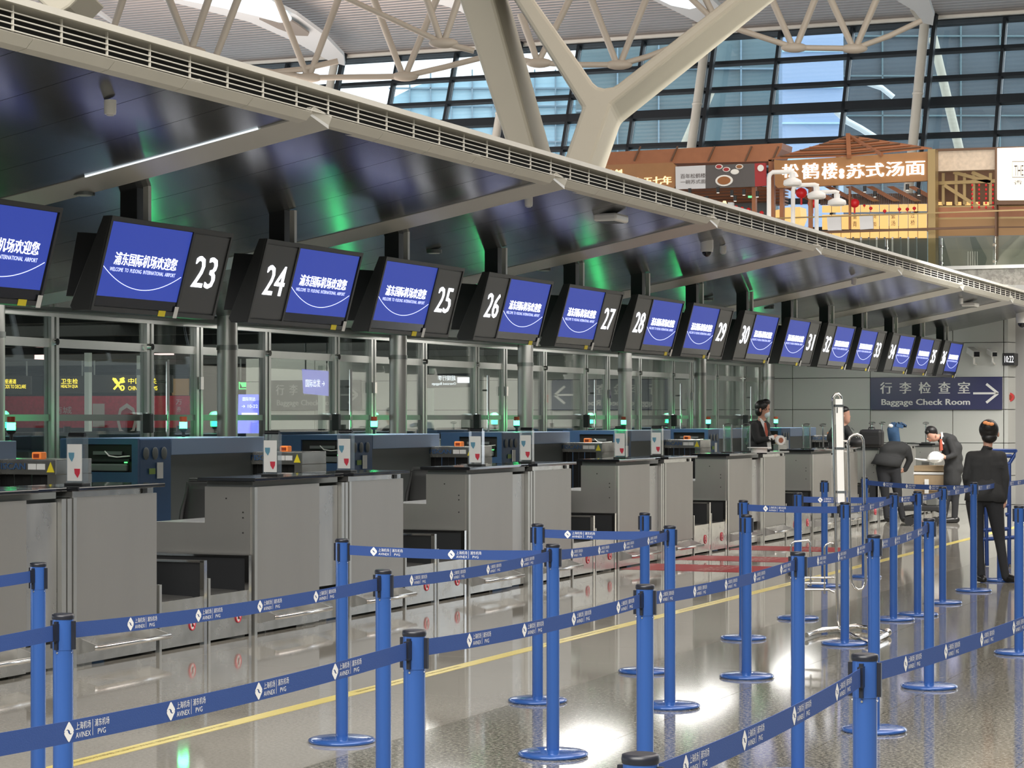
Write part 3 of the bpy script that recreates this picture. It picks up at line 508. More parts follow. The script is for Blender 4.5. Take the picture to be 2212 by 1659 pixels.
def make_C(y0, y1, second):
    t = thing('baggage_conveyor', '', 'conveyor', (XD, y0, 0), 'baggage conveyors between the desks')
    MB().box(XD-.02, XD-.002, y0+.03, y1-.03, .02, .34).build('kick_panel', M['steelb'], t)
    MB().prism([(XD-.03, y0+.03, .30), (XD-.1, y0+.03, .335), (XD-.83, y0+.03, .36), (XD-.83, y0+.03, .28), (XD-.05, y0+.03, .27)], (0, y1-y0-.06, 0)).build('belt', M['belt'], t)
    MB().box(XD-.82, XD-.03, y1-.035, y1-.015, .02, .575).build('side_wall', M['bplas'], t)
    MB().box(XD-.82, XD-.0, y1-.045, y1-.005, .575, .59).build('rim', M['chrome'], t)
    MB().box(XD-.03, XD+.004, y1-.045, y1-.005, 0, .59).build('front_post', M['chrome'], t)
    MB().box(XD-.03, XD+.004, y0+.0, y0+.03, 0, .46).build('front_post', M['alu'], t)
    c = (y0+y1)/2+.12; ring = [(XD+.001, c+.038*math.cos(k*math.pi/10), .165+.048*math.sin(k*math.pi/10)) for k in range(20)]
    MB().prism(ring, (.001, 0, 0)).build('sticker_plate', M['paper'], t); mb = MB(); mb.tube([(x+.002, y_, z_) for x, y_, z_ in ring], .005, 6, closed=True); mb.bar((XD+.004, c-.025, .195), (XD+.004, c+.025, .135), .004, .007); mb.build('sticker_ring', M['badger'], t)
    MB().box(XD+.002, XD+.0035, c-.01, c+.012, .14, .19).build('sticker_figure', M['ink'], t)
    return t
def make_holder(Y, X=XD-.22):
    t = thing('card_holder', '', 'card holder', (X, Y, 1.152), 'acrylic card holders on the desks')
    MB().box(X-.07, X+.07, Y-.05, Y+.05, 1.152, 1.166).build('base', M['bplas'], t, .003); MB().box(X-.065, X+.065, Y-.03, Y+.03, 1.166, 1.47).build('sleeve', M['acryl'], t)
    MB().box(X-.055, X+.055, Y-.034, Y-.031, 1.18, 1.42).build('card', M['paper'], t); MB().tube([(X-.06, Y, 1.48), (X+.06, Y, 1.48)], .016, 10).build('clip', M['black'], t)
    for (cx, cz_, mn) in ((-.022, 1.345, 'badgeb'), (.022, 1.24, 'badger')):
        MB().prism([(X+cx-.022, Y-.0345, cz_+.02), (X+cx+.022, Y-.0345, cz_+.02), (X+cx+.02, Y-.0345, cz_-.01), (X+cx+.004, Y-.0345, cz_-.04), (X+cx-.018, Y-.0345, cz_-.012)], (0, -.002, 0)).build('badge', M[mn], t)
    return t
def make_scanner():
    t = thing('scanner_cabinet', '', 'cabinet', (-10.9, 0, 0), 'blue scanner cabinets behind the desks')
    z1 = 1.41; x0, x1 = -11.31, -10.5
    MB().box(x0, x1, .03, .56, 0, z1).build('cabinet', M['xblue'], t, .01)
    mb = MB(); a, b = x0+.26, x1-.06
    mb.box(x0+.11, x0+.14, -.0, .03, 0, z1).box(x0+.14, a, 0, .03, 0, z1).box(b, x1-.0, 0, .03, 0, z1).box(a, b, 0, .03, z1-.05, z1).box(a, b, 0, .03, 0, 1.12); mb.build('front_frame', M['xblue'], t)
    MB().box(a, b, .028, .034, 1.12, z1-.05).build('bay', M['dark'], t); MB().box(a+.06, b-.04, -.02, .03, 1.13, 1.19).build('printer', M['xgrey'], t, .01); MB().box(a+.04, b-.02, -.01, .03, 1.21, 1.235).build('tray', M['bplas'], t)
    MB().box(b-.06, b-.03, -.025, -.018, 1.20, 1.21).build('indicator', M['gsign'], t); MB().tube([(a+.22, -.0, 1.30), (a+.27, -.01, 1.26), (a+.35, -.01, 1.25), (b-.02, -.0, 1.26)], .006, 6).build('cable', M['lampw'], t); MB().box(a+.1, b-.1, .0, .02, 1.27, 1.30).build('bracket', M['xgrey'], t)
    for k in range(3): MB().ell((x1+.012, .12+.15*k, 1.28), .004, .05, .055, 16, 8).build('vent', M['xgrey'], t)
    MB().box(x1+.01, x1+.02, .30, .39, 1.06, 1.20).build('label_plate', M['wstick'], t); MB().box(x1+.01, x1+.014, .17, .27, 1.10, 1.15).build('sticker', mat('green_sticker', (.25, .38, .08), .5) , t)
    MB().box(x0, x1, .565, 2.28, 1.26, z1).build('hood', M['xpale'], t, .006, label='pale blue hood'); MB().box(x0+.05, x1-.02, .565, 2.28, 0, 1.26).build('side_cover', M['xgrey'], t, label='grey lower cover')
    # metal scanning gate at the end, faces the camera
    g = 2.05; MB().box(-10.9, -9.98, g, g+.5, 1.15, 1.27).build('header', M['steelb'], t, .006); MB().box(-10.9, -10.80, g, g+.5, 0, 1.15).build('jamb', M['steelb'], t); MB().box(-10.06, -9.98, g, g+.5, 0, 1.15).build('jamb', M['steelb'], t)
    for k in range(9): MB().box(-10.79+.081*k, -10.715+.081*k, g+.03+.008*(k % 2), g+.036+.008*(k % 2), .3, 1.15).build('curtain_strip', M['curtain'], t)
    mb = MB(); text(mb, 'FISCAN', (-10.52, g-.004, 1.19), (.26, 0, 0), (0, 0, .05), bold=.003); mb.build('printed_lettering', M['xblue'], t)
    for k in (-10.72, -10.62, -10.2, -10.12): MB().box(k-.035, k+.04, g-.004, g-.001, 1.19, 1.235).build('label_plate', M['wstick'], t)
    for k in (-10.84, -10.03): MB().prism([(k-.035, g-.004, 1.17), (k+.035, g-.004, 1.17), (k, g-.004, 1.25)], (0, .002, 0)).build('warning_label', M['ystick'], t)
    for k in (-10.86, -10.22):
        MB().box(k-.04, k+.05, g+.08, g+.16, 1.27, 1.325).build('orange_lamp', M['orange'], t, .01); MB().box(k-.02, k+.03, g+.075, g+.08, 1.28, 1.31).build('lamp_slot', M['redcap'], t)
    return t
def make_beacon():
    t = thing('signal_beacon', '', 'beacon', (-11, 0, 1.41), 'green signal beacons on the scanner cabinets')
    MB().cyl(-11, 0, 1.41, 1.47, .015, 10).build('stem', M['bplas'], t); MB().lathe(-11, 0, [(.02, 1.455), (.04, 1.475), (.04, 1.49)], 16).build('socket', M['bplas'], t)
    MB().cyl(-11, 0, 1.49, 1.55, .036, 20).build('green_light', M['green'], t); MB().cyl(-11, 0, 1.552, 1.60, .035, 20).build('red_cap', M['redcap'], t, label='unlit dark red top section')
    l = bpy.data.lights.new('beacon_glow', 'POINT'); l.energy = 1.2; l.color = (.08, 1, .3); l.shadow_soft_size = .05
    o = bpy.data.objects.new('beacon_glow', l); COL.objects.link(o); o.location = (0, 0, .2); o.parent = t
    return t
def make_chair():
    t = thing('office_chair', '', 'chair', (-9.15, 0, 0), 'office chairs behind the desks')
    mb = MB(); W = .24; sec = []
    for i in range(9):
        a = i/8; z = .58+.50*a; y = .02*math.sin(a*3)+.10*a
        for k in range(7):
            q = -1+2*k/6; sec.append((-9.15+W*q*(1-.15*(a-.5)**2), y+.05*q*q, z))
    n = 7; vs = sec+[(x, y+.05, z) for x, y, z in sec]; fs = []
    for i in range(8):
        for k in range(6): q = i*n+k; fs += [(q, q+1, q+n+1, q+n), (q+63, q+n+63, q+n+64, q+64)]
    for k in range(6): fs += [(k, k+63, k+64, k+1), (56+k, 57+k, 120+k, 119+k)]
    for i in range(8): fs += [(i*n, i*n+n, i*n+n+63, i*n+63), (i*n+6, i*n+69, i*n+n+69, i*n+n+6)]
    mb.add(vs, fs, 0, True).build('backrest', M['chairm'], t)
    MB().tube([(-9.15-.24, .05, .60), (-9.15-.245, .12, .85), (-9.15-.2, .17, 1.09), (-9.15+.2, .17, 1.09), (-9.15+.245, .12, .85), (-9.15+.24, .05, .60)], .022, 10).build('back_frame', M['chair'], t)
    MB().box(-9.40, -8.90, -.38, .08, .44, .53).build('seat', M['chair'], t, .03)
    for sx in (-1, 1): MB().tube([(-9.15+sx*.27, .0, .5), (-9.15+sx*.30, -.02, .68), (-9.15+sx*.30, -.28, .70)], .018, 8).build('armrest', M['chair'], t)
    MB().cyl(-9.15, -.15, .08, .44, .03, 12).build('stem', M['chrome'], t)
    for k in range(5): a = k*2*math.pi/5; MB().bar((-9.15, -.15, .09), (-9.15+.28*math.cos(a), -.15+.28*math.sin(a), .06), .035, .03).build('foot', M['chair'], t)
    return t
A0, B0 = make_A(), make_B(); C0 = make_C(2.61, 3.255, 0); C1 = make_C(3.27, 3.90, 1); H0 = make_holder(.62, XD-.18); H1 = make_holder(1.95, XD-.22); SCN = make_scanner(); BC = make_beacon(); CHR = make_chair()
dy = [onX(548, 1376, XD).y]+[onX(u, v, XD).y for u, v in ((1018, 1286), (1340, 1228), (1572, 1186), (1754, 1153))]
PD = (dy[-1]-dy[0])/4; dk = [dy[0]-PD]+[dy[0]+PD*i for i in range(7)]
pl = ['leftmost, cut by the frame', 'behind the second post from the left', 'beyond the first office chair', 'before the tall black curtain', 'at the red floor decals', 'left of the tall sizer stand', 'behind the bending man', 'farthest by the end wall']
nums = [(22, 23), (24, 25), (26, 27), (28, 29), (30, 31), (32, 33), (34, 35), (36, None)]
def put(proto, first, y, label):
    o = proto if first else copy_tree(proto); o.location.y = y+proto['oy'] if 'oy' in proto else y; o['label'] = label; return o
for pr_ in (A0, B0, C0, C1, H0, H1, SCN, BC, CHR): pr_['oy'] = pr_.location.y
base = {}
def wn(n): return words.get(n, 'thirty-six')
def placements():
    for k, y in enumerate(dk):
        na, nb = nums[k]
        yield A0, y, 'steel check-in desk with black top below display number '+wn(na)
        if nb: yield B0, y, 'steel check-in desk with black top below display number '+wn(nb)
        if nb:
            yield C0, y, 'near baggage conveyor channel just past the desk of number '+wn(nb)
            yield C1, y, 'far baggage conveyor channel past the desk of number '+wn(nb)
        if k <= 3:
            if k != 0: yield H0, y, 'acrylic card holder on the desk of number '+wn(na)
            yield H1, y, 'acrylic card holder on the desk of number '+wn(nb)
pend = {}
for pr_, y, lab in placements(): pend.setdefault(pr_.name, (pr_, []))[1].append((y, lab))
ys = [onX(u, 900, -10.5).y for u in (370, 803)]; y1s = ys[0]-.56; PS = (onX(1122, 900, -10.5).y-ys[0])/2
for k in range(-1, 6): pend.setdefault(SCN.name, (SCN, []))[1].append((y1s+PS*k, 'blue baggage scanner cabinet with pale hood, '+['leftmost cut by the frame', 'left of the first office chair', 'behind the displays twenty-four and twenty-five desks', 'behind the desk of number twenty-six', 'behind the desk of number twenty-eight', 'beside the masked man', 'farthest before the end wall'][k+1]))
for k, u in enumerate((24, 396, 808, 1116, 1347, 1530, 1676)): pend.setdefault(BC.name, (BC, []))[1].append((onX(u, 915, -11).y, 'green-lit signal beacon with dark red cap, '+ord7[k]+' from the left'))
for k, u in enumerate((415, 905, 1045, 1395)): pend.setdefault(CHR.name, (CHR, []))[1].append((onX(u, 1050, -9.15).y+(.15 if k < 2 else .3), 'black office chair behind the desks, '+['nearest, left of desk twenty-four', 'left of desk twenty-six', 'hidden behind desk twenty-seven', 'behind desk twenty-eight'][k]))
for nm, (pr_, lst) in pend.items():
    for i, (y, lab) in reversed(list(enumerate(lst))): put(pr_, i == 0, y, lab)
# chrome stand brackets on the far desks
for i, (u, v0, v1) in enumerate(((1572, 918, 972), (1612, 918, 972), (1742, 918, 966), (1778, 918, 966), (1884, 914, 955), (1906, 914, 955), (2000, 914, 955))):
    X = XD-.3; p = onX(u, v1, X); dep = p.dot(FV); k = dep/F
    t = thing('stand_bracket', 'slim chrome ring-topped stand on a far desk, '+ord7[i]+' from the left', 'stand', (p.x, p.y, 1.152), 'slim stands on the far desks')
    zt = CH+(HY-v0)*k
    if i in (0, 1, 2): MB().box(p.x-.045, p.x+.045, p.y-.03, p.y+.03, 1.16, zt-.02).build('sleeve', M['acryl'], t); MB().cyl(p.x-.05, p.y, 1.15, zt, .01, 8).build('post', M['chrome'], t); MB().cyl(p.x+.05, p.y, 1.15, zt, .01, 8).build('post', M['chrome'], t)
    else: MB().cyl(p.x, p.y, 1.15, zt, .012, 8).build('post', M['chrome'], t)
    MB().tube([(p.x+.05*math.cos(a*.628), p.y+.02*math.sin(a*.628), zt+.015*math.sin(a*.628)) for a in range(10)], .008, 6, closed=True).build('ring', M['alud'], t)
    MB().box(p.x-.07, p.x+.07, p.y-.05, p.y+.05, 1.152, 1.162).build('base', M['bplas'], t)
#PART2
# ================================================================ STANCHIONS
posts = {  # key: (X, Y, label)
 1: (-5.40, 8.02, 'blue barrier post nearest the left edge, behind another post'),
 2: (-3.93, 5.97, 'large blue barrier post at the left, before the leftmost desks'),
 3: (-5.07, 10.15, 'blue barrier post with its whole disc base on the beige tiles'),
 4: (-3.90, 8.17, 'blue barrier post just right of the whole-based post on beige tiles'),
 5: (-2.715, 5.89, 'large blue barrier post in the lower middle left, base out of frame'),
 6: (-4.77, 12.0, 'blue barrier post partly behind a nearer post, at the desk of number twenty-seven'),
 7: (-3.945, 10.12, 'blue barrier post with round base at the bottom centre of the picture'),
 8: (-4.70, 13.64, 'blue barrier post standing without belts, right behind a larger near post'),
 9: (-2.687, 7.80, 'thick blue barrier post right of the bottom centre, base out of frame'),
 10: (-1.345, 3.88, 'blue barrier post of which only the black cap shows at the bottom edge'),
 11: (-4.01, 12.06, 'blue barrier post where two belts meet, beside the thick near post'),
 12: (-4.75, 15.96, 'rear one of the paired blue posts left of the red decals'),
 13: (-4.03, 13.61, 'front one of the paired blue posts, without belts'),
 14: (-2.707, 9.94, 'blue barrier post left of the tall sizer stand, wide belts on both sides'),
 15: (-4.82, 17.7, 'far blue barrier post behind the sizer basket'),
 16: (-5.505, 21.16, 'far blue barrier post without belts, beyond the yellow line, left of the sizer'),
 17: (-5.45, 22.53, 'far blue barrier post seen through the sizer loop'),
 18: (-3.974, 15.84, 'blue barrier post directly before the sizer stand'),
 19: (-2.742, 11.53, 'blue barrier post right of the sizer loop'),
 20: (-1.386, 5.73, 'largest blue barrier post at the lower right'),
 21: (-4.10, 17.9, 'blue barrier post below the man bending with his back turned'),
 22: (-4.016, 18.39, 'blue barrier post before the tan cabinet'),
 23: (-2.88, 13.5, 'blue barrier post at the end of the middle belt row'),
 24: (-4.077, 19.66, 'blue barrier post before the man leaning over the white bag'),
 25: (-4.095, 21.12, 'blue barrier post left in front of the standing woman'),
 26: (-2.732, 15.67, 'blue barrier post at the right edge, without a belt'),
 27: (-4.11, 22.53, 'blue barrier post hidden behind the standing woman'),
 30: (-5.45, 6.0, 'blue barrier post outside the left edge, carrying the far left belt'), 31: (-3.93, 3.9, 'blue barrier post outside the left edge, carrying the middle left belt'),
 32: (-2.70, 3.75, 'blue barrier post outside the left edge, carrying the near left belt'), 33: (-1.25, 8.35, 'blue barrier post outside the right edge, carrying the near right belt'), 34: (-4.12, 24.9, 'blue barrier post outside the right edge behind the woman')}
belts = [(30, 1), (31, 2), (2, 4), (4, 7), (7, 11), (3, 7), (6, 11), (12, 18), (15, 21), (17, 25), (32, 5), (5, 9), (9, 14), (14, 19), (19, 23), (18, 21), (21, 22), (22, 24), (24, 25), (25, 27), (27, 34), (10, 20), (20, 33)]
def logo():
    mb = MB(); H = .030
    def half(sg):
        pts = []
        bd = [(-.0165, .0), (-.015, .0035), (-.003, .0165), (0, .018), (.003, .0165), (.015, .0035), (.0165, 0)]
        cur = [(.0165, .0), (.0125, -.0035), (.0075, -.0050), (.0035, -.0035), (.0035, -.0010), (.0005, .0022), (-.0035, .0042), (-.0085, .0035), (-.0130, .0010)]
        q = [(x, y+.0010) for x, y in bd]+[(x, y+.0010) for x, y in cur[1:]]
        return [(sg*x, sg*y) for x, y in q]
    for sg in (1, -1): q = half(sg); mb.add([(x+.0175, y+.0, 0) for x, y in q], [tuple(range(len(q)))])
    text(mb, '上海机场', (.041, .001, 0), (.052, 0, 0), (0, .0145, 0)); text(mb, 'AVINEX', (.041, -.0145, 0), (.052, 0, 0), (0, .0105, 0))
    mb.add([(.099, -.015, 0), (.1003, -.015, 0), (.1003, .016, 0), (.099, .016, 0)], [(0, 1, 2, 3)])
    text(mb, '浦东机场', (.107, .001, 0), (.052, 0, 0), (0, .0145, 0)); text(mb, 'PVG', (.118, -.0145, 0), (.028, 0, 0), (0, .0105, 0))
    return mb
LG = logo()
def make_post():
    t = thing('barrier_post', '', 'barrier post', (0, 0, 0), 'blue belt barrier posts')
    MB().lathe(0, 0, [(.160, .0), (.167, .006), (.166, .014), (.155, .021), (.12, .026), (.04, .030)], 40).build('base', M['blue'], t)
    MB().cyl(0, 0, .028, .89, .0310, 28).build('pole', M['blue'], t); MB().cyl(0, 0, .89, .985, .0322, 28).build('head', M['blue'], t)
    MB().lathe(0, 0, [(.0335, .983), (.0345, .990), (.0335, .998), (.028, 1.0)], 28).build('cap', M['cap'], t)
    for k in range(4):
        a = k*math.pi/2; d = Vector((math.cos(a), math.sin(a), 0)); MB().bar(d*.036+Vector((0, 0, .892)), d*.036+Vector((0, 0, .978)), .013, .010, up=Vector((-d.y, d.x, 0))).build('slot', M['cap'], t)
        MB().tube([d*.030+Vector((0, 0, .882)), d*.0335+Vector((0, 0, .882))], .003, 8).build('screw', M['chrome'], t)
    return t
P0_ = make_post(); PO = {}
for i, (k, (x, y, lab)) in enumerate(posts.items()):
    if i: PO[k] = (copy_tree(P0_), x, y, lab)
PO[1] = (P0_, posts[1][0], posts[1][1], posts[1][2])
for k, (o, x, y, lab) in PO.items(): o.location = (x, y, 0); o['label'] = lab
for a, b in belts:
    A = Vector((posts[a][0], posts[a][1], .945)); B = Vector((posts[b][0], posts[b][1], .945)); d = (B-A); Ln = d.length; d.normalize(); A = A+d*.036; Ln -= .072; n = d.cross(UV); par = PO[a][0]
    def bp(s, h, off=0): return A+d*s+UV*(h-.016*4*(s/Ln)*(1-s/Ln)*min(1, Ln/2))+n*off
    mb = MB(); N = 12; vs = []
    for i in range(N+1):
        s = Ln*i/N; vs += [bp(s, -.0235, .0008), bp(s, .0235, .0008), bp(s, .0235, -.0008), bp(s, -.0235, -.0008)]
    fs = [(i*4+e, i*4+(e+1) % 4, i*4+4+(e+1) % 4, i*4+4+e) for i in range(N) for e in range(4)]+[(3, 2, 1, 0), (N*4, N*4+1, N*4+2, N*4+3)]
    bo = mb.add(vs, fs).build('belt', M['webb'], par)
    MB().bar(bp(Ln-.02, 0), bp(Ln+.012, 0), .014, .052, up=UV).build('belt_clip', M['cap'], par)
    mb = MB(); s = .12+.1*((a*7) % 3)
    while s+.185 < Ln-.03: mb.add([bp(s+v.x*1.12, v.y*1.12, .0014) for v in LG.v], LG.f); s += .42
    if mb.v:
        o = mb.build('printed_lettering', M['print'], bo, recalc=False)
# ================================================================ BAGGAGE SIZER STAND
sd = 17.2; c0 = onZ(1810, 1362, 0)
t = thing('sizer_stand', 'tall chrome height gauge with cream board and hanging wire loop', 'gauge stand', c0)
def q(u, v, b=0): return D(u, v, sd)+FV*b
MB().tube([q(1810, 1352), q(1799, 870), q(1800, 858), q(1805, 851), q(1811, 851), q(1816, 857), q(1818, 870), q(1826, 1100), q(1812, 1104)], .011, 10).build('post', M['chrome'], t)
MB().prism([q(1804, 862, -.02), q(1819, 862, -.02), q(1824, 1086, -.02), q(1809, 1086, -.02)], FV*.04).build('board', M['lampw'], t)
for v in (874, 966, 1060): k = (v-862)/224*5; MB().prism([q(1802+k, v, -.025), q(1821+k, v, -.025), q(1821+k, v+5, -.025), q(1802+k, v+5, -.025)], FV*.05).build('clamp', M['chrome'], t)
MB().prism([q(1806, 880, -.022), q(1809, 880, -.022), q(1809, 892, -.022), q(1806, 892, -.022)], FV*.003).build('label_plate', M['alud'], t)
lp = [(1830, 965), (1830, 955), (1834, 944), (1841, 939), (1850, 938), (1858, 942), (1862, 950), (1863, 960), (1868, 1250), (1866, 1262), (1860, 1271), (1852, 1273), (1844, 1269), (1838, 1258), (1836, 1245)]
MB().tube([q(u, v, -.05) for u, v in lp], .010, 10, closed=True).build('wire_loop', M['chrome'], t)
for v in (953, 975): MB().tube([q(1822, v), q(1831, v, -.05)], .009, 8).build('arm', M['chrome'], t)
g = [[(1712, 1185), (1714, 1175), (1720, 1171), (1750, 1169), (1753, 1175), (1755, 1268)], [(1785, 1285), (1785, 1185), (1788, 1178), (1797, 1174), (1804, 1176)], [(1738, 1250), (1806, 1250)], [(1738, 1262), (1788, 1262)], [(1740, 1276), (1794, 1276), (1806, 1282)], [(1712, 1185), (1714, 1276), (1740, 1276)]]
for l in g: MB().tube([q(u, v, .1) for u, v in l], .008, 8).build('basket_wire', M['chrome'], t)
bz = lambda u, v: onZ(u, v, .03)
MB().tube([bz(1742, 1372), bz(1775, 1360), bz(1812, 1358), bz(1850, 1352), bz(1885, 1358), bz(1915, 1368)], .018, 10).build('foot', M['chrome'], t)
MB().tube([bz(1812, 1358), bz(1850, 1378), bz(1880, 1386), bz(1915, 1370)], .018, 10).build('foot', M['chrome'], t); MB().ell(bz(1916, 1366), .035, .03, .03).build('foot_end', M['chrome'], t)
MB().tube([bz(1742, 1372)+Vector((0, .3, 0)), bz(1812, 1358)], .014, 10).build('foot', M['chrome'], t)
# ================================================================ CURTAIN WALL
a_ = math.atan(7606/4970); hv = (RV*math.sin(a_)-FV*math.cos(a_)); hv.z = -.033; Lv = Vector((0, .42, 1)); Lh = Lv.normalized(); fn = hv.cross(Lv).normalized()
if fn.dot(FV) > 0: fn = -fn
P0f = D(1506, 313, 60)
def fp(a, b, n=0): return P0f+hv*a+Lv*b+fn*n
win = MB(); a0, a1 = -32.8, 14.35
win.bar(fp(a0, 3.12), fp(a1, 3.12), .3, .35, up=Lh); wo = win.build('window_1', M['mull']); wo['kind'] = 'structure'
levels = [-3.9, -3.1, -2.35, -1.6, -.77, .0, .86, 1.48, 2.2, 3.0]
na = int((a1-a0)/2.05)
for b in levels[:-1]:
    th_ = .24 if abs(b-.86) < .01 else .10
    MB().bar(fp(a0, b, .03), fp(a1, b, .03), .14, th_, up=Lh).build('transom', M['mull'], wo)
for i in range(na+1):
    a = a0+2.05*i
    MB().bar(fp(a, -4, .02), fp(a, 3.0, .02), .085, .16, up=fn).build('mullion', M['mull'], wo)
for i in range(na):
    a = a0+2.05*i
    for j in range(len(levels)-1):
        b0, b1 = levels[j]+.05, levels[j+1]-.05
        MB().prism([fp(a+.05, b0), fp(a+2.0, b0), fp(a+2.0, b1), fp(a+.05, b1)], -fn*.02).build('pane', M['fglass'], wo)
for k in range(-5, 3):
    a = 6.15*k
    MB().tube([fp(a+.12, -4, .5), fp(a+.12, 3.1, .5)], .12, 14).build('column', M['cream'], wo)
    MB().bar(fp(a+.35, -4, .4), fp(a+.35, 3.0, .4), .10, .12, up=fn).build('mullion', M['mull'], wo)
    MB().ell(fp(a+.12, .86, .5), .14, .14, .08).build('bracket', M['cream'], wo)
    MB().bar(fp(a+.1, 2.9, .6), fp(a+.1, 3.4, .6), .5, .5, up=fn).build('bracket', M['cream'], wo)
# roof
E0 = fp(0, 3.2, .3); rdir = Vector((0, -1, .25)).normalized()
def rp(a, s, off=0): return E0+hv*a+rdir*s+Vector((0, 0, (-.004*s*s if s < 31 else -3.844-.248*(s-31))-off))
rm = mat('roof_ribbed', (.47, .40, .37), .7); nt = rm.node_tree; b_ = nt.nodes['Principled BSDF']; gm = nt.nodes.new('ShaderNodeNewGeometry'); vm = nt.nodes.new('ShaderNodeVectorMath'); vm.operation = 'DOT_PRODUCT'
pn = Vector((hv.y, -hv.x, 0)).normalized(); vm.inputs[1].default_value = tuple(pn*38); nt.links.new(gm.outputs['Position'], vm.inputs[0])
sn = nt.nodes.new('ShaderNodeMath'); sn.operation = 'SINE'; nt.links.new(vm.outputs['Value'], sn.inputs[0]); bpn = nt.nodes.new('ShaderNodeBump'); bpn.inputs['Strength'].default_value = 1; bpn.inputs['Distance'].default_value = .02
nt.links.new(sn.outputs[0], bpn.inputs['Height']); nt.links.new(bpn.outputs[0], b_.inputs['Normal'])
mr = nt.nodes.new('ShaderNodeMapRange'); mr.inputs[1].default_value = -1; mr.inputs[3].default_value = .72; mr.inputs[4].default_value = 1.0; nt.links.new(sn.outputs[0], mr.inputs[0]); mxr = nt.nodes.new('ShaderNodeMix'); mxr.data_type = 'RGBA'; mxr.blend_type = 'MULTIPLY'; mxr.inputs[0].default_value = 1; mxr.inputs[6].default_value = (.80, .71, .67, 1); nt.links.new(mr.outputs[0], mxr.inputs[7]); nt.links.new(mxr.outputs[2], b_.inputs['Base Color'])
vs = []; mb = MB(); NA, NS = 12, 10
for j in range(NS+1):
    for i in range(NA+1): vs.append(rp(-60+100*i/NA, 80*j/NS))
mb.add(vs, [(j*(NA+1)+i, j*(NA+1)+i+1, (j+1)*(NA+1)+i+1, (j+1)*(NA+1)+i) for j in range(NS) for i in range(NA)], 0, True)
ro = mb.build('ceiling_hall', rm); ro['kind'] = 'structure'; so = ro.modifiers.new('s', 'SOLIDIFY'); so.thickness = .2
MB().bar(rp(-40, -.1, .12), rp(20, -.1, .12), .35, .25, up=UV).build('trim', M['cream'], ro)
rn = hv.cross(rdir).normalized()
def onR(u, v, off=.1):
    q_ = ray(u, v); t_ = (E0-O3).dot(rn)/q_.dot(rn); return O3+q_*(t_-off)
def gore(name, label, outer, inner, tear, inm='goreb'):
    t = thing(name, label, 'skylight', onR(*outer[0]))
    MB().prism([onR(u, v, 3.0) for u, v in outer], -rn*.1 if rn.z < 0 else rn*.1).build('frame', M['gore'], t)
    if inner: MB().prism([onR(u, v, 3.9) for u, v in inner], (0, 0, .05)).build('glazing', M[inm], t)
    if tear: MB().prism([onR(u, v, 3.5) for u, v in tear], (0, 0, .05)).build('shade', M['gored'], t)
gore('roof_skylight', 'leaf-shaped white skylight under the ribbed roof at the top left', [(300, -40), (350, 0), (440, 22), (540, 48), (640, 92), (715, 134), (745, 142), (742, 120), (700, 76), (640, 32), (565, -5), (520, -50)],
     [(420, -50), (395, 0), (470, 15), (560, 36), (600, 48), (622, 50), (630, 42), (620, 28), (580, 0), (540, -50)], [(560, 42), (600, 52), (630, 46), (645, 55), (668, 72), (665, 78), (640, 77), (600, 62)])
gore('roof_skylight', 'bright rounded skylight between the two arms of the forked column', [(1380, -40), (1410, 0), (1520, 55), (1545, 60), (1560, 20), (1500, -40)], [(1405, -40), (1425, 0), (1450, 12), (1490, 20), (1506, 16), (1500, 0), (1480, -40)], None)
gore('roof_skylight', 'grey pointed skylight tip meeting the facade column at the top right', [(1880, -40), (1935, 0), (1975, 24), (1995, 50), (2015, 55), (2018, 35), (2005, -5), (1990, -40)], None, None)
gore('roof_skylight', 'narrow white skylight edge left of the pale leaning column', [(900, -40), (920, 0), (990, 22), (1020, 40), (1010, 0), (1000, -40)], None, None)
gore('roof_skylight', 'slim white roof rib crossing the upper left corner', [(120, -10), (180, 14), (240, 50), (255, 60), (230, 40), (175, 0)], None, None)
# ================================================================ ROOF TRUSSES
def truss(label, dep, chords, struts, nodes, r=.085):
    t = thing('roof_truss', label, 'truss', D(nodes[0][0], nodes[0][1], dep), 'tubular roof trusses')
    for c in chords: MB().tube([D(u, v, dep) for u, v in c], r*.75, 10).build('chord', M['truss'], t)
    for (u0, v0, u1, v1) in struts:
        if v0 <= 0: u0 += (u0-u1)/(v0-v1)*(-90)*1; v0 -= 90
        MB().tube([D(u0, v0, dep), D(u1, v1, dep)], r, 10, r2=r*.8).build('strut', M['truss'], t)
    for u, v in nodes: MB().ell(D(u, v, dep), .30, .12, .11, 14, 8, ax=(RV, FV, UV)).build('node', M['truss'], t)
truss('cream tube truss hanging lowest over the left of the facade', 50, [[(490, 138), (560, 152), (668, 168), (873, 165), (960, 145), (1035, 126)], [(575, 158), (650, 150), (730, 132)]], [(600, 0, 662, 160), (730, 0, 670, 160), (808, 0, 868, 158), (942, 0, 878, 158)], [(667, 168), (875, 165)])
truss('cream tube truss crossing behind the pale leaning column', 46, [[(690, -30), (760, 2), (860, 48), (957, 93), (1024, 110)]], [(922, 0, 951, 85), (990, 0, 961, 85)], [(958, 93)], .08)
truss('cream tube truss at the upper left corner above the canopy edge', 42, [[(330, 112), (410, 112), (500, 140)]], [(366, 0, 408, 108), (450, 0, 413, 108), (265, 0, 247, 56), (513, 0, 464, 128)], [(410, 112)], .08)
truss('cream tube truss between the column arms', 50, [[(1130, 130), (1160, 136), (1260, 140), (1337, 140), (1400, 122), (1470, 95)]], [(1125, 30, 1160, 130), (1230, 0, 1165, 130), (1278, 0, 1331, 135), (1395, 0, 1341, 135), (1350, 0, 1382, -20)], [(1165, 136), (1337, 140)])
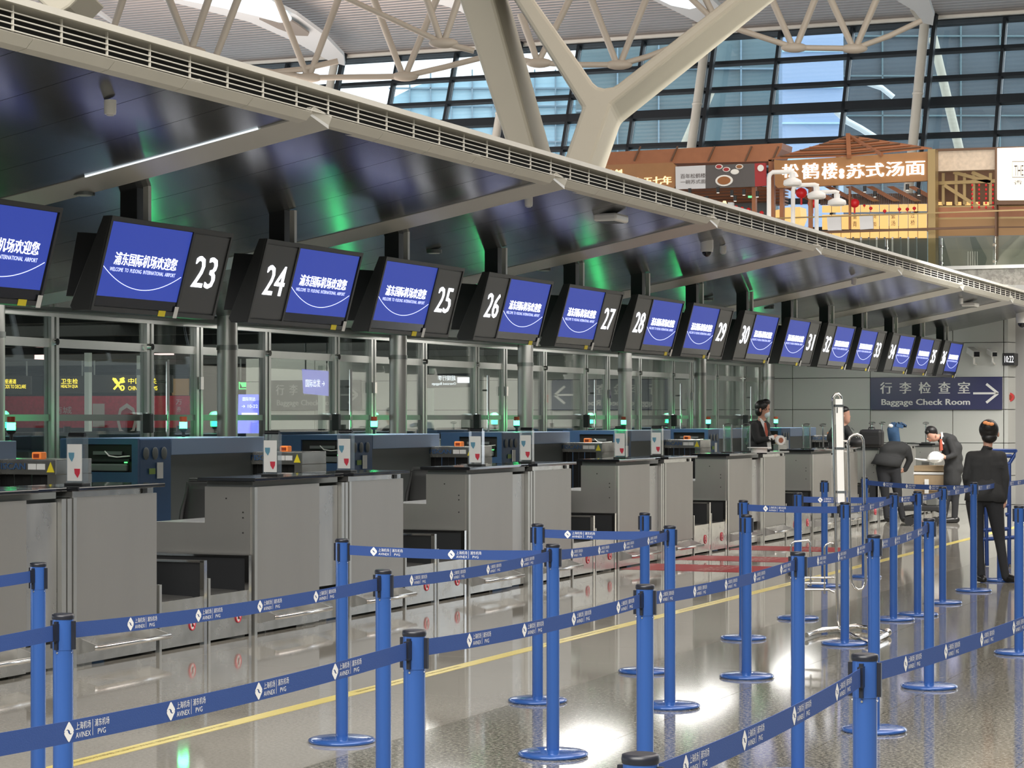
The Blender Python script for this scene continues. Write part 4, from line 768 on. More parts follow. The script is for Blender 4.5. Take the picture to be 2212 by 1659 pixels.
truss('cream tube truss over the upper right of the facade', 50, [[(1475, -20), (1530, 32), (1590, 62), (1716, 103), (1846, 105), (1920, 78), (1990, 45)]], [(1668, 0, 1711, 98), (1760, 0, 1721, 98), (1795, 0, 1841, 100), (1893, 0, 1850, 100), (1525, 0, 1540, 30)], [(1716, 103), (1845, 105)])
# ================================================================ BIG COLUMNS
t = thing('leaning_column', 'broad cream box column leaning left above the canopy', 'column', D(1150, 400, 32))
MB().prism([D(u, v, 32) for u, v in ((893, -300), (969, -300), (1067, 0), (1160, 338), (1180, 410), (1118, 410), (1095, 317), (992, 0))], FV*1.1+RV*.27).build('shaft', M['vcol'], t, .05)
t = thing('forked_column', 'huge cream Y-shaped column rising behind the canopy edge', 'column', D(1250, 400, 31))
MB().prism([D(u, v, 31) for u, v in ((922, -300), (1112, 0), (1258, 231), (1217, 350), (1195, 410), (1255, 410), (1272, 369), (1321, 227), (1604, 0), (1978, -300), (1923, -300), (1567, 0), (1440, 99), (1334, 181), (1324, 187), (1305, 190), (1291, 187), (1280, 178), (1250, 134), (1155, 0), (944, -300))], FV*2.0+RV*.22).build('fork', M['vcol'], t, .05)
t = thing('canopy_duct', 'cream box beam crossing the upper left corner above the canopy', 'beam', D(120, 20, 16))
MB().prism([D(u, v, 16) for u, v in ((60, -20), (95, 12), (108, 22), (130, 27), (150, 15), (190, -25))], FV*.7).build('shaft', M['vcol'], t, .02)
# ================================================================ TOWERS OUTSIDE
def tower(label, poly, dep, mn, nv, nh, fm='bldf'):
    t = thing('office_tower', label, 'building', D(poly[0][0], poly[0][1], dep)); MB().prism([D(u, v, dep) for u, v in poly], FV*1.2).build('wall', M[mn], t)
    us = [p[0] for p in poly]; vv = [p[1] for p in poly]; u0, u1, v0, v1 = min(us), max(us), min(vv), 420
    for i in range(1, nv): u = u0+(u1-u0)*i/nv; MB().prism([D(u-1.5, v0, dep-.2), D(u+1.5, v0, dep-.2), D(u+1.5, v1, dep-.2), D(u-1.5, v1, dep-.2)], FV*.2).build('mullion', M[fm], t)
    for i in range(1, nh): v = v0+(v1-v0)*i/nh; MB().prism([D(u0, v, dep-.2), D(u1, v, dep-.2), D(u1, v+3, dep-.2), D(u0, v+3, dep-.2)], FV*.2).build('band', M[fm], t)
    return t
tower('pale grey-blue glass tower seen through the left of the facade', [(840, 215), (900, 185), (960, 168), (1245, 150), (1245, 985), (840, 985)], 95, 'bldg', 9, 7)
tower('dark teal glass block beyond the facade behind the forked column', [(1245, 90), (1690, 55), (1690, 985), (1245, 985)], 92, 'bldd', 5, 4)
tower('bright blue glass tower in the middle of the right facade', [(1690, 30), (1822, 30), (1822, 985), (1690, 985)], 88, 'bldb', 1, 5, 'bldg')
tower('slate blue glass block beyond the right end of the facade', [(1822, 10), (2330, -10), (2330, 985), (1822, 985)], 92, 'blds', 6, 5, 'bldd')
t = thing('outside_strut', 'white slanted strut beyond the far right panes', 'strut', D(2070, 320, 80)); MB().tube([D(2015, 80, 80), D(2074, 330, 80)], .16, 8).build('shaft', M['vcol'], t)
t = thing('outside_strut', 'pale slanted strut between the column and the middle right panes', 'strut', D(1480, 320, 80)); MB().tube([D(1535, 190, 80), D(1475, 330, 80)], .22, 8).build('shaft', M['vcol'], t)
t = thing('outside_arch', 'white curved arch line beyond the middle panes', 'arch', D(1790, 300, 80)); MB().tube([D(1806, 240, 80), D(1830, 262, 80), D(1860, 278, 80), D(1895, 300, 80)], .12, 6).build('rib', M['snow'], t)
t = thing('outside_arch', 'white curved arch line beyond the upper right panes', 'arch', D(1930, 210, 80)); MB().tube([D(1870, 178, 80), D(1905, 190, 80), D(1930, 210, 80)], .10, 6).build('rib', M['snow'], t)
# ================================================================ MEZZANINE AND SHOPS
YS = 47.0
def sb(name, mn, t, pts, th=.15, Y=YS, lab=None): return MB().prism([onY(u, v, Y) for u, v in pts], (0, th, 0)).build(name, M[mn], t, label=lab)
mz = thing('mezzanine', 'granite-faced mezzanine edge above the far end of the canopy', 'balcony', (-10, 46, 4.2))
zb = onY(2100, 580, 46).z
for i in range(9):
    for j in range(3): MB().box(-22+2.35*i+.01, -19.65+2.35*i-.01, 46, 46.15, 3.12+(zb-3.12)*j/3+.01, 3.12+(zb-3.12)*(j+1)/3-.01).build('panel', M['stone'], mz)
MB().box(-24, 2, 46.16, 56, 4.0, zb-.05).build('slab', M['wallb'], mz)
t = thing('glass_balustrade', 'glass balustrade with steel clips before the noodle shop', 'railing', (-9, 45.9, zb))
bx = [onY(u, 580, 45.9).x for u in (1620, 1700, 1800, 1915, 2033, 2148, 2262)]
zt = onY(2000, 466, 45.9).z
for i in range(len(bx)-1):
    MB().box(bx[i]+.02, bx[i+1]-.02, 45.88, 45.90, zb, onY(2000, 515, 45.9).z).build('pane', M['bglass'], t)
    for z in (.12, .45): MB().tube([(bx[i], 45.85, zb+z), (bx[i], 45.95, zb+z)], .03, 10).build('clip', M['chrome'], t)
MB().box(bx[0], bx[-1], 45.9, 45.93, onY(2000, 462, 45.9).z, onY(2000, 459, 45.9).z).build('handrail', M['brass'], t)
MB().box(bx[1], bx[-2], 45.9, 45.95, onY(2000, 497, 45.9).z, onY(2000, 492, 45.9).z).build('handrail', M['lat'], t)
MB().box(bx[0], bx[-1], 45.86, 45.92, zb-.02, zb+.05).build('shoe', M['alu'], t)
# noodle shop
t = thing('noodle_shop', 'wooden noodle shop front with brown awnings on the mezzanine', 'shop', onY(1650, 490, YS))
sb('awning', 'wood', t, [(1290, 330), (1690, 309), (1688, 322), (1672, 348), (1290, 357)], .8)
for u in (1370, 1450, 1530, 1610, 1668): MB().bar(onY(u+14, 316, YS-.03), onY(u, 348, YS-.03), .03, .03).build('rafter', M['lat'], t)
sb('sign_board', 'woodg', t, [(1290, 357), (1452, 351), (1459, 357), (1459, 402), (1454, 410), (1290, 416)], .12, YS-.05)
for (u0, u1, v0, v1) in ((1452, 1462, 408, 450), (1624, 1632, 402, 500), (1660, 1672, 345, 500), (1684, 1692, 402, 500), (1746, 1753, 402, 500), (2003, 2010, 392, 500), (1833, 1836, 402, 495)): sb('post', 'wood', t, [(u0, v0), (u1, v0), (u1, v1), (u0, v1)], .12)
for i in range(6): v = 408+i*7; sb('ceiling_beam', 'wood', t, [(1455, v), (1690, v-6), (1690, v-3), (1455, v+3)], .5, YS+.6+i*.5)
for i in range(7): sb('ceiling_beam', 'wood', t, [(1690+i*45, 403), (1705+i*45, 402), (1760+i*45, 432), (1745+i*45, 433)], .25, YS+.5)
for i, (u, v) in enumerate(((1490, 412), (1551, 409), (1581, 416), (1607, 414), (1636, 418), (1588, 427), (1527, 428), (1868, 407), (1960, 403), (1890, 418), (1985, 414))):
    MB().cyl(*onY(u, v, YS-.3)[:2], onY(u, v, YS-.3).z-.07, onY(u, v, YS-.3).z+.05, .035, 10).build('spot', M['dark'], t)
    p = onY(u, v+5, YS-.3); MB().cyl(p.x, p.y, p.z-.03, p.z-.01, .028, 10).build('spot_lens', M['warm2'], t)
# main board and pyramid roof
sb('sign_board', 'woodg', t, [(1672, 345), (1690, 347), (2008, 327), (2013, 335), (2014, 383), (2008, 390), (1680, 406), (1674, 400)], .14, YS-.25)
ap = onY(1834, 293, YS+.6)
for k, (u0, v0, u1, v1) in enumerate(((1665, 344, 1834, 338), (1834, 338, 2013, 321))):
    a = onY(u0, v0, YS-.25); b = onY(u1, v1, YS-.25); mb = MB(); mb.prism([a, b, ap], (0, .06, .02)); mb.build('roof_panel', M['wood'], t)
    for i in range(1, 8): f = i/8; MB().bar(a.lerp(ap, f)+Vector((0, -.03, 0)), b.lerp(ap, f)+Vector((0, -.03, 0)), .04, .025).build('slat', M['lat'] if i % 2 else M['wood'], t)
MB().bar(onY(1834, 338, YS-.3), ap+Vector((0, -.1, 0)), .09, .09).build('king_post', M['wood'], t); MB().bar(ap+Vector((0, -.1, 0)), onY(1905, 334, YS-.3), .06, .06).build('rafter', M['wood'], t)
def lit(s, u0, v0, u1, v1, mn, Y, bold=.012): return text(MB(), s, onY(u0, v1, Y), (onY(u1, v1, Y).x-onY(u0, v1, Y).x, 0, 0), (0, 0, onY(u0, v0, Y).z-onY(u0, v1, Y).z), bold=bold).build('letter', M[mn], t)
for s, u0, u1, v0, v1 in (('松', 1690, 1724, 355, 384), ('鹤', 1733, 1768, 353, 387), ('楼', 1776, 1808, 353, 387), ('苏', 1829, 1867, 355, 386), ('式', 1871, 1909, 353, 383), ('汤', 1914, 1952, 350, 381), ('面', 1957, 1997, 349, 379)): lit(s, u0, v0, u1, v1, 'glow', YS-.27)
for v in (370, 380): MB().tube([onY(1818, v, YS-.25), onY(1818, v, YS-.29)], .055, 12).build('letter', M['glow'], t)
lit('始创', 1308, 367, 1343, 384, 'gold', YS-.07); lit('一七五七年', 1350, 384, 1450, 402, 'gold', YS-.07)
# back-lit panels
for row, (va, vb) in enumerate(((440, 458), (460, 495))):
    for i in range(11):
        u = 1776+i*20.7
        if row == 1 and u > 2004: continue
        sb('backlit_panel', 'warm', t, [(u, va+4-i*.35), (u+18.5, va+4-i*.35), (u+18.5, vb+1-i*.3), (u, vb+1-i*.3)], .04, YS+1.2)
for i in range(11): u = 1776+i*20.7; sb('backlit_panel', 'warm', t, [(u, 499), (u+18.5, 499), (u+18.5, 514), (u, 514)], .04, YS+1.2)
for i in range(60): u = 1772+i*3.9; sb('lattice_slat', 'lat', t, [(u, 420-i*.06), (u+2.6, 420-i*.06), (u+2.6, 443-i*.06), (u, 443-i*.06)], .04, YS+1.1)
for s, u, v0, v1 in (('重', 1842, 462, 473), ('青', 1842, 478, 490), ('浇', 1884, 463, 472), ('面', 1884, 480, 489), ('紫', 1925, 463, 473), ('汤', 1925, 477, 488), ('过', 1967, 461, 471), ('桥', 1967, 475, 487)): lit(s, u, v0, u+9, v1, 'ink', YS+1.18, 0)
sb('drum_lamp', 'warm', t, [(1672, 455), (1700, 448), (1728, 447), (1730, 470), (1722, 490), (1712, 504), (1672, 505)], .5, YS+.8, 'big glowing drum-shaped lamp')
sb('menu_board', 'postw', t, [(1786, 469), (1816, 467), (1817, 497), (1788, 498)], .06, YS-.15); sb('menu_board', 'postw', t, [(1856, 465), (1885, 464), (1886, 494), (1858, 496)], .06, YS-.15)
sb('kitchen_wall', 'alud', t, [(1455, 440), (1672, 432), (1672, 520), (1455, 520)], .2, YS+3); sb('pillar', 'snow', t, [(1572, 437), (1583, 437), (1584, 465), (1573, 465)], .1, YS+.5)
MB().lathe(onY(1565, 440, YS).x, YS, [(.09, onY(1565, 451, YS).z), (.03, onY(1565, 434, YS).z)], 16).build('pendant_lamp', M['gold'], t); sb('exit_light', 'gsign', t, [(1616, 423), (1624, 423), (1624, 427), (1616, 427)], .03, YS)
for i in range(12): u = 1790+i*17; sb('rack_bar', 'alud' if i % 2 else 'postw', t, [(u, 512), (u+3, 512), (u+3, 600), (u, 600)], .05, YS+.3)
sb('counter_wall', 'alud', t, [(1730, 505), (2003, 497), (2003, 640), (1730, 640)], .1, YS+1.4)
# food poster
t = thing('food_poster', 'long poster with white brush-lettered left part and noodle bowls', 'poster', onY(1560, 405, YS-.1))
sb('sheet', 'postw', t, [(1459, 360), (1524, 357), (1524, 407), (1460, 409)], .06, YS-.1); sb('sheet', 'postd', t, [(1524, 357), (1630, 353), (1631, 403), (1524, 407)], .06, YS-.1, 'dark photo part of the poster'); sb('sheet', 'posr', t, [(1630, 353), (1654, 352), (1655, 401), (1631, 403)], .06, YS-.1, 'red end strip')
_t = t
lit('百年松鹤楼', 1470, 376, 1524, 386, 'ink', YS-.115, 0); lit('一碗苏式面', 1470, 389, 1524, 398, 'ink', YS-.115, 0)
for (u, v, r, m2) in ((1564, 390, 21, 'soup'), (1553, 360, 9, 'posr'), (1569, 366, 9, 'posr'), (1587, 371, 10, 'bowl'), (1597, 360, 9, 'soup')):
    c = onY(u, v, YS-.12); k = r*.0092
    MB().prism([c+Vector((k*math.cos(a*.3142), 0, k*.62*math.sin(a*.3142))) for a in range(20)], (0, .02, 0)).build('bowl', M['bowl'], t); MB().prism([c+Vector((k*.75*math.cos(a*.3142), -.01, k*.45*math.sin(a*.3142))) for a in range(20)], (0, .01, 0)).build('food', M[m2], t)
c = onY(1643, 363, YS-.12); MB().prism([c+Vector((.07*math.cos(a*.3142), 0, .07*math.sin(a*.3142))) for a in range(20)], (0, .01, 0)).build('seal', M['bowl'], t)
# stone panel bay and lightbox
t = thing('brass_framed_shop', 'stone-topped shop bay with brass beams beside the bright lightbox', 'shop', onY(2085, 580, YS))
sb('stone_panel', 'panelg', t, [(2022, 326), (2150, 321), (2150, 366), (2022, 370)], .2); sb('post', 'brass', t, [(2004, 322), (2020, 322), (2021, 584), (2005, 584)], .3, YS-.4)
sb('post', 'lat', t, [(2149, 318), (2153, 318), (2153, 560), (2149, 560)], .2, YS-.2); sb('top_trim', 'lat', t, [(2004, 322), (2212, 316), (2280, 314), (2280, 318), (2004, 327)], .2, YS-.05)
for l in (((2022, 396), (2150, 391)), ((2040, 400), (2118, 450)), ((2060, 372), (2140, 394)), ((2100, 372), (2146, 392))): MB().bar(onY(*l[0], YS+.3), onY(*l[1], YS+.3), .07, .07).build('beam', M['brass'], t)
for u in (2038, 2066, 2084, 2104, 2140): MB().bar(onY(u, 374, YS+.35), onY(u, 442, YS+.35), .06, .06).build('beam', M['brass'], t)
for i in range(6): sb('backlit_panel', 'warm', t, [(2024+i*20, 436), (2036+i*20, 436), (2036+i*20, 443), (2024+i*20, 443)], .04, YS+.9)
sb('back_wall', 'lat', t, [(2022, 370), (2290, 360), (2290, 445), (2022, 445)], .1, YS+1.2)
for (va, vb, mn) in ((445, 448, 'brass'), (470, 474, 'brass'), (448, 470, 'wood'), (474, 491, 'tan'), (491, 494, 'lat'), (494, 510, 'tan'), (510, 540, 'xgrey'), (540, 590, 'alud')): sb('counter_band', mn, t, [(2022, va), (2290, va-3), (2290, vb-3), (2022, vb)], .05, YS+.2)
for i in range(5): sb('louver_panel', 'postw', t, [(2090+i*5, 543), (2092+i*5, 543), (2092+i*5, 579), (2090+i*5, 579)], .03, YS+.1)
t = thing('shop_lightbox', 'bright white shop lightbox at the right edge above the counter', 'lightbox', onY(2200, 430, YS-.3)); sb('box', 'warm2', t, [(2154, 320), (2280, 316), (2280, 430), (2154, 431)], .3, YS-.35)
text(MB(), 'THE H', onY(2191, 380, YS-.37), (.28, 0, 0), (0, 0, .21)).build('printed_lettering', M['ink'], t); MB().tube([onY(u, v, YS-.37) for u, v in ((2187, 349), (2187, 383), (2250, 383), (2250, 349))], .008, 6, closed=True).build('border', M['ink'], t)
text(MB(), '香满', onY(2189, 399, YS-.37), (.38, 0, 0), (0, 0, .09)).build('printed_lettering', M['ink'], t)
sb('awning_base', 'lat', t, [(2153, 433), (2280, 432), (2280, 441), (2153, 442)], .3, YS-.3)
# lanterns
for i, (u, v, r) in enumerate(((1731, 417, 13), (1755, 440, 11), (1846, 439, 11), (1590, 447, 4), (1603, 450, 4), (1617, 453, 5), (1881, 450, 4), (1867, 444, 3), (1943, 452, 4), (1960, 452, 4), (1975, 450, 4), (1911, 456, 4), (1645, 460, 5))):
    p = onY(u, v, YS+.2); k = r*.0095; t = thing('red_lantern', 'red lantern, '+(['largest, behind the lamp arms', 'second, beside the white lamp poles', 'third, before the backlit panels'][i] if i < 3 else 'small one of the string, %s' % ['far left of the shop', 'left of the wooden post', 'nearest the wooden post', 'left end of the panel string', 'above the second menu board', 'below the bowl letters, left', 'below the bowl letters, middle', 'below the bowl letters, right', 'in the middle of the panel string', 'right by the white lamp pole'][i-3]), 'lantern', p, 'red lanterns in the noodle shop')
    MB().ell(p, k, k, k*.9, 14, 10).build('shade', M['lant'], t); MB().cyl(p.x, p.y, p.z-k*2, p.z-k*.85, k*.18, 8).build('tassel', M['lant'], t); MB().cyl(p.x, p.y, p.z+k*.85, p.z+k*1.8, k*.06, 6).build('cord', M['ink'], t)
for i in range(4):
    p = onY(2100+i*15, 400, YS-.1); t = thing('hanging_ornament', 'red knotted cord hanging in the stone-topped bay, '+ord7[i]+' from the left', 'cord', p, 'red cords in the shop bay'); mb = MB()
    for j in range(6): mb.ell(p+Vector((0, 0, -.09*j)), .022, .022, .03, 8, 6)
    mb.build('beads', M['lant'], t)
# white goose-neck lamps on the canopy
for i, (u, vb, vt, ua) in enumerate(((1661, 488, 372, 1716), (1713, 503, 400, 1768), (1764, 515, 415, 1812))):
    X = -6.95; p = onX(u, 500, X); dep = (p-O3).dot(FV); g_ = lambda uu, vv: D(uu, vv, dep)
    lo = g_(u, vb); t = thing('goose_neck_lamp', 'white goose-neck lamp pole on the canopy, '+ord7[i]+' of three', 'lamp', (lo.x, lo.y, 3.64), 'white lamp poles on the canopy')
    MB().tube([Vector((lo.x, lo.y, 3.64)), g_(u, vt+12), g_(u+2, vt+5), g_(u+8, vt), g_(ua-8, vt-1), g_(ua, vt+2)], .024, 10).build('pole', M['lampw'], t)
    h_ = g_(ua-4, vt+22); k = dep/F
    MB().cyl(h_.x, h_.y, h_.z+.04, h_.z+.10, .035, 14).build('neck', M['lampw'], t); MB().lathe(h_.x, h_.y, [(.05, h_.z+.045), (19*k, h_.z+.02), (20*k, h_.z-.02), (18*k, h_.z-.035)], 24).build('shade', M['lampw'], t); MB().cyl(h_.x, h_.y, h_.z-.04, h_.z-.034, 15*k, 20).build('lens', M['postw'], t)
# ================================================================ LUGGAGE, CABINET AND CARTS
p = D(1883, 962, 33.5); zt = 1.155
t = thing('black_bag', 'soft black travel bag lying on the far desk beside the blue jacket', 'bag', (p.x, p.y, zt)); MB().box(p.x-.17, p.x+.17, p.y-.1, p.y+.1, zt, zt+.26).build('body', M['bag'], t, .045); MB().box(p.x-.14, p.x+.14, p.y-.115, p.y-.1, zt+.04, zt+.16).build('pocket', M['bag'], t, .006); MB().tube([(p.x-.05, p.y, zt+.25), (p.x-.04, p.y, zt+.285), (p.x+.04, p.y, zt+.285), (p.x+.05, p.y, zt+.25)], .01, 8).build('handle', M['bplas'], t)
t = thing('black_case', 'small rounded black case on the desk beside the dark-suited man', 'case', D(1850, 962, 33.2)); p = D(1850, 962, 33.2); MB().ell((p.x, p.y, 1.155+.07), .12, .1, .07).build('shell', M['bag'], t); MB().tube([(p.x-.03, p.y, 1.29), (p.x, p.y, 1.32), (p.x+.03, p.y, 1.29)], .008, 6).build('handle', M['bplas'], t)
t = thing('blue_jacket', 'folded blue denim jacket standing behind the bending man', 'jacket', D(1935, 960, 35.6)); k = 35.6/F
mb = MB(); prof = [(1928, 962, 12, 7), (1925, 945, 13, 8), (1923, 930, 13, 8), (1925, 920, 11, 7), (1931, 914, 10, 6), (1940, 918, 8, 5), (1949, 921, 4, 3)]
n = 14; vs = []
for (u, v, ra, rb) in prof: c = D(u+6, v, 35.6); vs += [c+RV*ra*k*math.cos(2*math.pi*i/n)+FV*rb*k*math.sin(2*math.pi*i/n)*1.0+UV*.02*math.sin(3*i) for i in range(n)]
mb.add(vs, [(j*n+i, j*n+(i+1) % n, (j+1)*n+(i+1) % n, (j+1)*n+i) for j in range(len(prof)-1) for i in range(n)]+[tuple(range(n)), tuple(range((len(prof)-1)*n, len(prof)*n))], 0, True); mb.build('body', M['denim'], t); MB().bar(D(1935, 918, 35.3), D(1950, 922, 35.3), .12, .05).build('collar', M['denim'], t); MB().ell(D(1924, 920, 35.3), .04, .03, .03).build('lining', M['paper'], t)
cb = D(2006, 1125, 34.9); k = 34.9/F
t = thing('tan_cabinet', 'tan drawer cabinet with a white strip, between the two bending men', 'cabinet', (cb.x, cb.y, 0))
def cbx(name, mn, u0, v0, u1, v1, y=0, th=.4): a = D(u0, v0, 34.9); b = D(u1, v1, 34.9); MB().box(a.x, b.x, cb.y+y, cb.y+y+th, b.z, a.z).build(name, M[mn], t, .004)
cbx('body', 'cboard', 1971, 1006, 2042, 1070, .02); cbx('drawer', 'cboard', 1972, 1006, 2041, 1018, -.02, .04); cbx('drawer', 'cboard', 1972, 1026, 2041, 1060, -.02, .04); cbx('strip', 'paper', 1971, 1020, 2042, 1025, -.03, .04); cbx('notch', 'alud', 1986, 998, 2004, 1005, .1, .1)
cbx('paper_slip', 'paper', 1998, 1035, 2008, 1066, -.06, .01); cbx('leg', 'alu', 1971, 1070, 1974, 1128, 0, .05); cbx('leg', 'alu', 2038, 1070, 2041, 1128, 0, .05)
ct = D(2000, 1120, 33.8); t = thing('luggage_trolley', 'low dark luggage trolley on the floor below the tan cabinet', 'trolley', (ct.x, ct.y, 0))
MB().box(ct.x-.28, ct.x+.25, ct.y-.25, ct.y+.25, .22, .30).build('deck', M['bplas'], t, .02); MB().bar((ct.x-.3, ct.y, .4), (ct.x+.3, ct.y, .18), .05, .05).build('bar', M['bplas'], t)
for sx in (-.2, .18):
    for sy in (-.2, .2): MB().tube([(ct.x+sx, ct.y+sy-.02, .07), (ct.x+sx, ct.y+sy+.02, .07)], .07, 14).build('wheel', M['bplas'], t)
MB().box(ct.x+.05, ct.x+.2, ct.y-.2, ct.y+.1, .30, .42).build('tray', M['alud'], t, .01)
# blue frame cart behind the woman
dc = 24.6; t = thing('blue_cart', 'dark blue tubular luggage cart behind the standing woman', 'cart', D(2160, 1235, dc)); gg = lambda u, v, b=0: D(u, v, dc+b)
for l in ([(2120, 973), (2194, 974), (2190, 985), (2180, 1002), (2180, 1225)], [(2185, 985), (2120, 985)], [(2180, 1002), (2120, 1003)], [(2120, 973), (2122, 1222)], [(2120, 1095), (2180, 1092)], [(2122, 1145), (2180, 1142)], [(2122, 1165), (2200, 1160)], [(2130, 1095), (2132, 1222)], [(2180, 1110), (2172, 1112)]): MB().tube([gg(u, v) for u, v in l], .022, 10).build('frame_tube', M['blu2'], t)
MB().tube([gg(2194, 974, 0), gg(2194, 974, .5)], .02).build('frame_tube', M['blu2'], t)
for u in (2125, 2180): MB().tube([gg(u-2, 1228), gg(u+2, 1228)], .055, 14).build('wheel', M['bplas'], t)
# masked man's desk items
p = D(1640, 972, 28.6); t = thing('tape_roll', 'wide white tape roll lying on the desk before the masked man', 'tape roll', (p.x, p.y, 1.155)); MB().lathe(p.x, p.y, [(.10, 1.152), (.10, 1.21)], 24).build('roll', M['paper'], t); MB().lathe(p.x, p.y, [(.15, 1.21), (.15, 1.22)], 24).build('plate', M['paper'], t)
p = D(1687, 951, 29.4); t = thing('tape_roll', 'white tape roll with brown core held by the masked man', 'tape roll', p)
rg = [p+RV*(.058*math.cos(a*.3142))*.95+UV*.062*math.sin(a*.3142)+FV*.0 for a in range(20)]; MB().prism(rg, FV*.06-RV*.015).build('roll', M['paper'], t); MB().prism([p+(x-p)*.55-FV*.004 for x in rg], FV*.01).build('core', M['tapec'], t)
# ================================================================ PEOPLE
def capsule(mb, a, b, ra, rb, ax=None, fl=1.0, mi=0):
    a = Vector(a); b = Vector(b); d = b-a; n = 14; dn = d.normalized() if d.length > 1e-5 else UV
    u = (RV-dn*RV.dot(dn)); u = u.normalized() if u.length > .05 else dn.cross(UV).normalized(); w_ = dn.cross(u); vs = []; st = []
    for i in range(5): th = math.pi/2*(1-i/4); st.append((a-dn*ra*math.sin(th), ra*max(.05, math.cos(th))))
    for i in range(5): th = math.pi/2*i/4; st.append((b+dn*rb*math.sin(th), rb*max(.05, math.cos(th))))
    for c, r_ in st: vs += [c+u*r_*math.cos(2*math.pi*k/n)+w_*r_*fl*math.sin(2*math.pi*k/n) for k in range(n)]
    mb.add(vs, [(i*n+k, i*n+(k+1) % n, (i+1)*n+(k+1) % n, (i+1)*n+k) for i in range(9) for k in range(n)]+[tuple(range(n))[::-1], tuple(range(9*n, 10*n))], mi, True)
def person(label, dep, caps, extra, voxel=.012, mats=('suit', 'trou', 'skin', 'shirt')):
    foot = D(caps[0][0][0], 900, dep); foot.z = 0
    t = thing('person', label, 'person', foot)
    P = lambda q_: D(q_[0], q_[1], dep)+FV*(q_[2] if len(q_) > 2 else 0)
    mb = MB(); info = []
    for a, b, ra, rb, tg in caps:
        fl = 1.0
        if isinstance(tg, tuple): tg, fl = tg
        capsule(mb, P(a), P(b), ra, rb, fl=fl); info.append((P(a), P(b), ra, rb, tg))
    o = mb.build('body', [M[m_] for m_ in mats], t)
    r_ = o.modifiers.new('r', 'REMESH'); r_.mode = 'VOXEL'; r_.voxel_size = voxel; s_ = o.modifiers.new('s', 'SMOOTH'); s_.iterations = 18; s_.factor = .5
    dg = bpy.context.evaluated_depsgraph_get(); me = bpy.data.meshes.new_from_object(o.evaluated_get(dg)); o.modifiers.clear(); old = o.data; o.data = me; bpy.data.meshes.remove(old)
    me.materials.clear()
    for m_ in mats: me.materials.append(M[m_])
    org = wloc(t); idx = []
    for p_ in me.polygons:
        c = p_.center+org; best = 1e9; bt = 0
        for a, b, ra, rb, tg in info:
            ab = b-a; f = 0 if ab.length < 1e-6 else max(0, min(1, (c-a).dot(ab)/ab.length_squared)); dd = (c-(a+ab*f)).length/(ra+(rb-ra)*f)
            if dd < best: best = dd; bt = tg
        idx.append(bt)
    me.polygons.foreach_set('material_index', idx); me.polygons.foreach_set('use_smooth', [True]*len(idx))
    extra(t, P); return t
def fingers(c, d, r=.0085, L=.07, side=1, perp=None):  # palm and five bent fingers as capsules (c, d in world offsets via pixels)
    out = []; (cu, cv, cb_), (du, dv) = c, d
    out.append(((cu, cv, cb_), (cu+du*.5, cv+dv*.5, cb_), .026, .03, (2, .6)))
    for i in range(4):
        o_ = (i-1.5)*.019; l = (1.0, 1.12, 1.05, .85)[i]
        a = (cu+du*.5, cv+dv*.5, cb_+o_); m_ = (cu+du*(.5+.42*l), cv+dv*(.5+.42*l), cb_+o_*1.05); e = (cu+du*(.5+.7*l)+side*1.0, cv+dv*(.5+.7*l), cb_+o_)
        out += [(a, m_, r, r*.95, 2), (m_, e, r*.95, r*.8, 2)]
    out += [((cu+du*.15, cv+dv*.15, cb_-.02), (cu+du*.5+side*1.5, cv+dv*.5, cb_-.045), .011, .009, 2), ((cu+du*.5+side*1.5, cv+dv*.5, cb_-.045), (cu+du*.75+side*1.5, cv+dv*.75, cb_-.045), .009, .008, 2)]
    return out
# --- woman seen from behind
def xw(t, P):
    mb = MB(); c = P((2136, 928, .0)); mb.ell(c, .094, .105, .102, 18, 12, ax=(RV, FV, UV)); mb.ell(P((2134, 921, -.07)), .066, .05, .062, 14, 10, ax=(RV, FV, UV)); mb.ell(P((2136, 945, -.03)), .075, .06, .055, 14, 8, ax=(RV, FV, UV)); mb.build('hair', M['hair'], t)
    mb = MB(); [mb.ell(P((u, v, -.125)), .026, .012, .017, 10, 6, ax=(RV, FV, UV)) for u, v in ((2123, 913), (2136, 916), (2129, 915))]; mb.build('hair_bow', M['bow'], t)
    MB().ell(P((2156, 938, .0)), .012, .018, .028, 10, 8, ax=(RV, FV, UV)).build('ear', M['skin'], t)
    # jacket tail: lofted skirt
    n = 28; vs = []
    for (v, uc, rx, ry) in ((1030, 2129, .150, .085), (1045, 2129, .172, .108), (1062, 2128, .190, .130), (1081, 2128, .200, .142)):
        for k in range(n): a = 2*math.pi*k/n; vs.append(P((uc, v+(3 if math.cos(a) > .3 else 0)))+RV*rx*math.cos(a)+FV*ry*math.sin(a))
    mb = MB(); mb.add(vs, [(j*n+i, j*n+(i+1) % n, (j+1)*n+(i+1) % n, (j+1)*n+i) for j in range(3) for i in range(n)], 0, True); o = mb.build('jacket_tail', M['suit'], t); sm = o.modifiers.new('s', 'SOLIDIFY'); sm.thickness = .008
    for u, v, du in ((2118, 1250, 4), (2178, 1253, 12)):
        mb = MB(); a = P((u-2, v, .03)); a.z = .05; b = P((u+du, v, -.06)); b.z = .035; capsule(mb, a, b, .045, .032); mb.build('shoe', M['shoe'], t)
    MB().bar(P((2146, 1008, -.13)), P((2163, 1009, -.12)), .004, .006).build('pocket_seam', M['bplas'], t)
    mb = MB(); mb.tube([P((2126+i*2.6, 967+abs(i-3)*.5, -.055+.01*abs(i-3))) for i in range(7)], .010, 8); mb.build('collar', M['suit'], t)
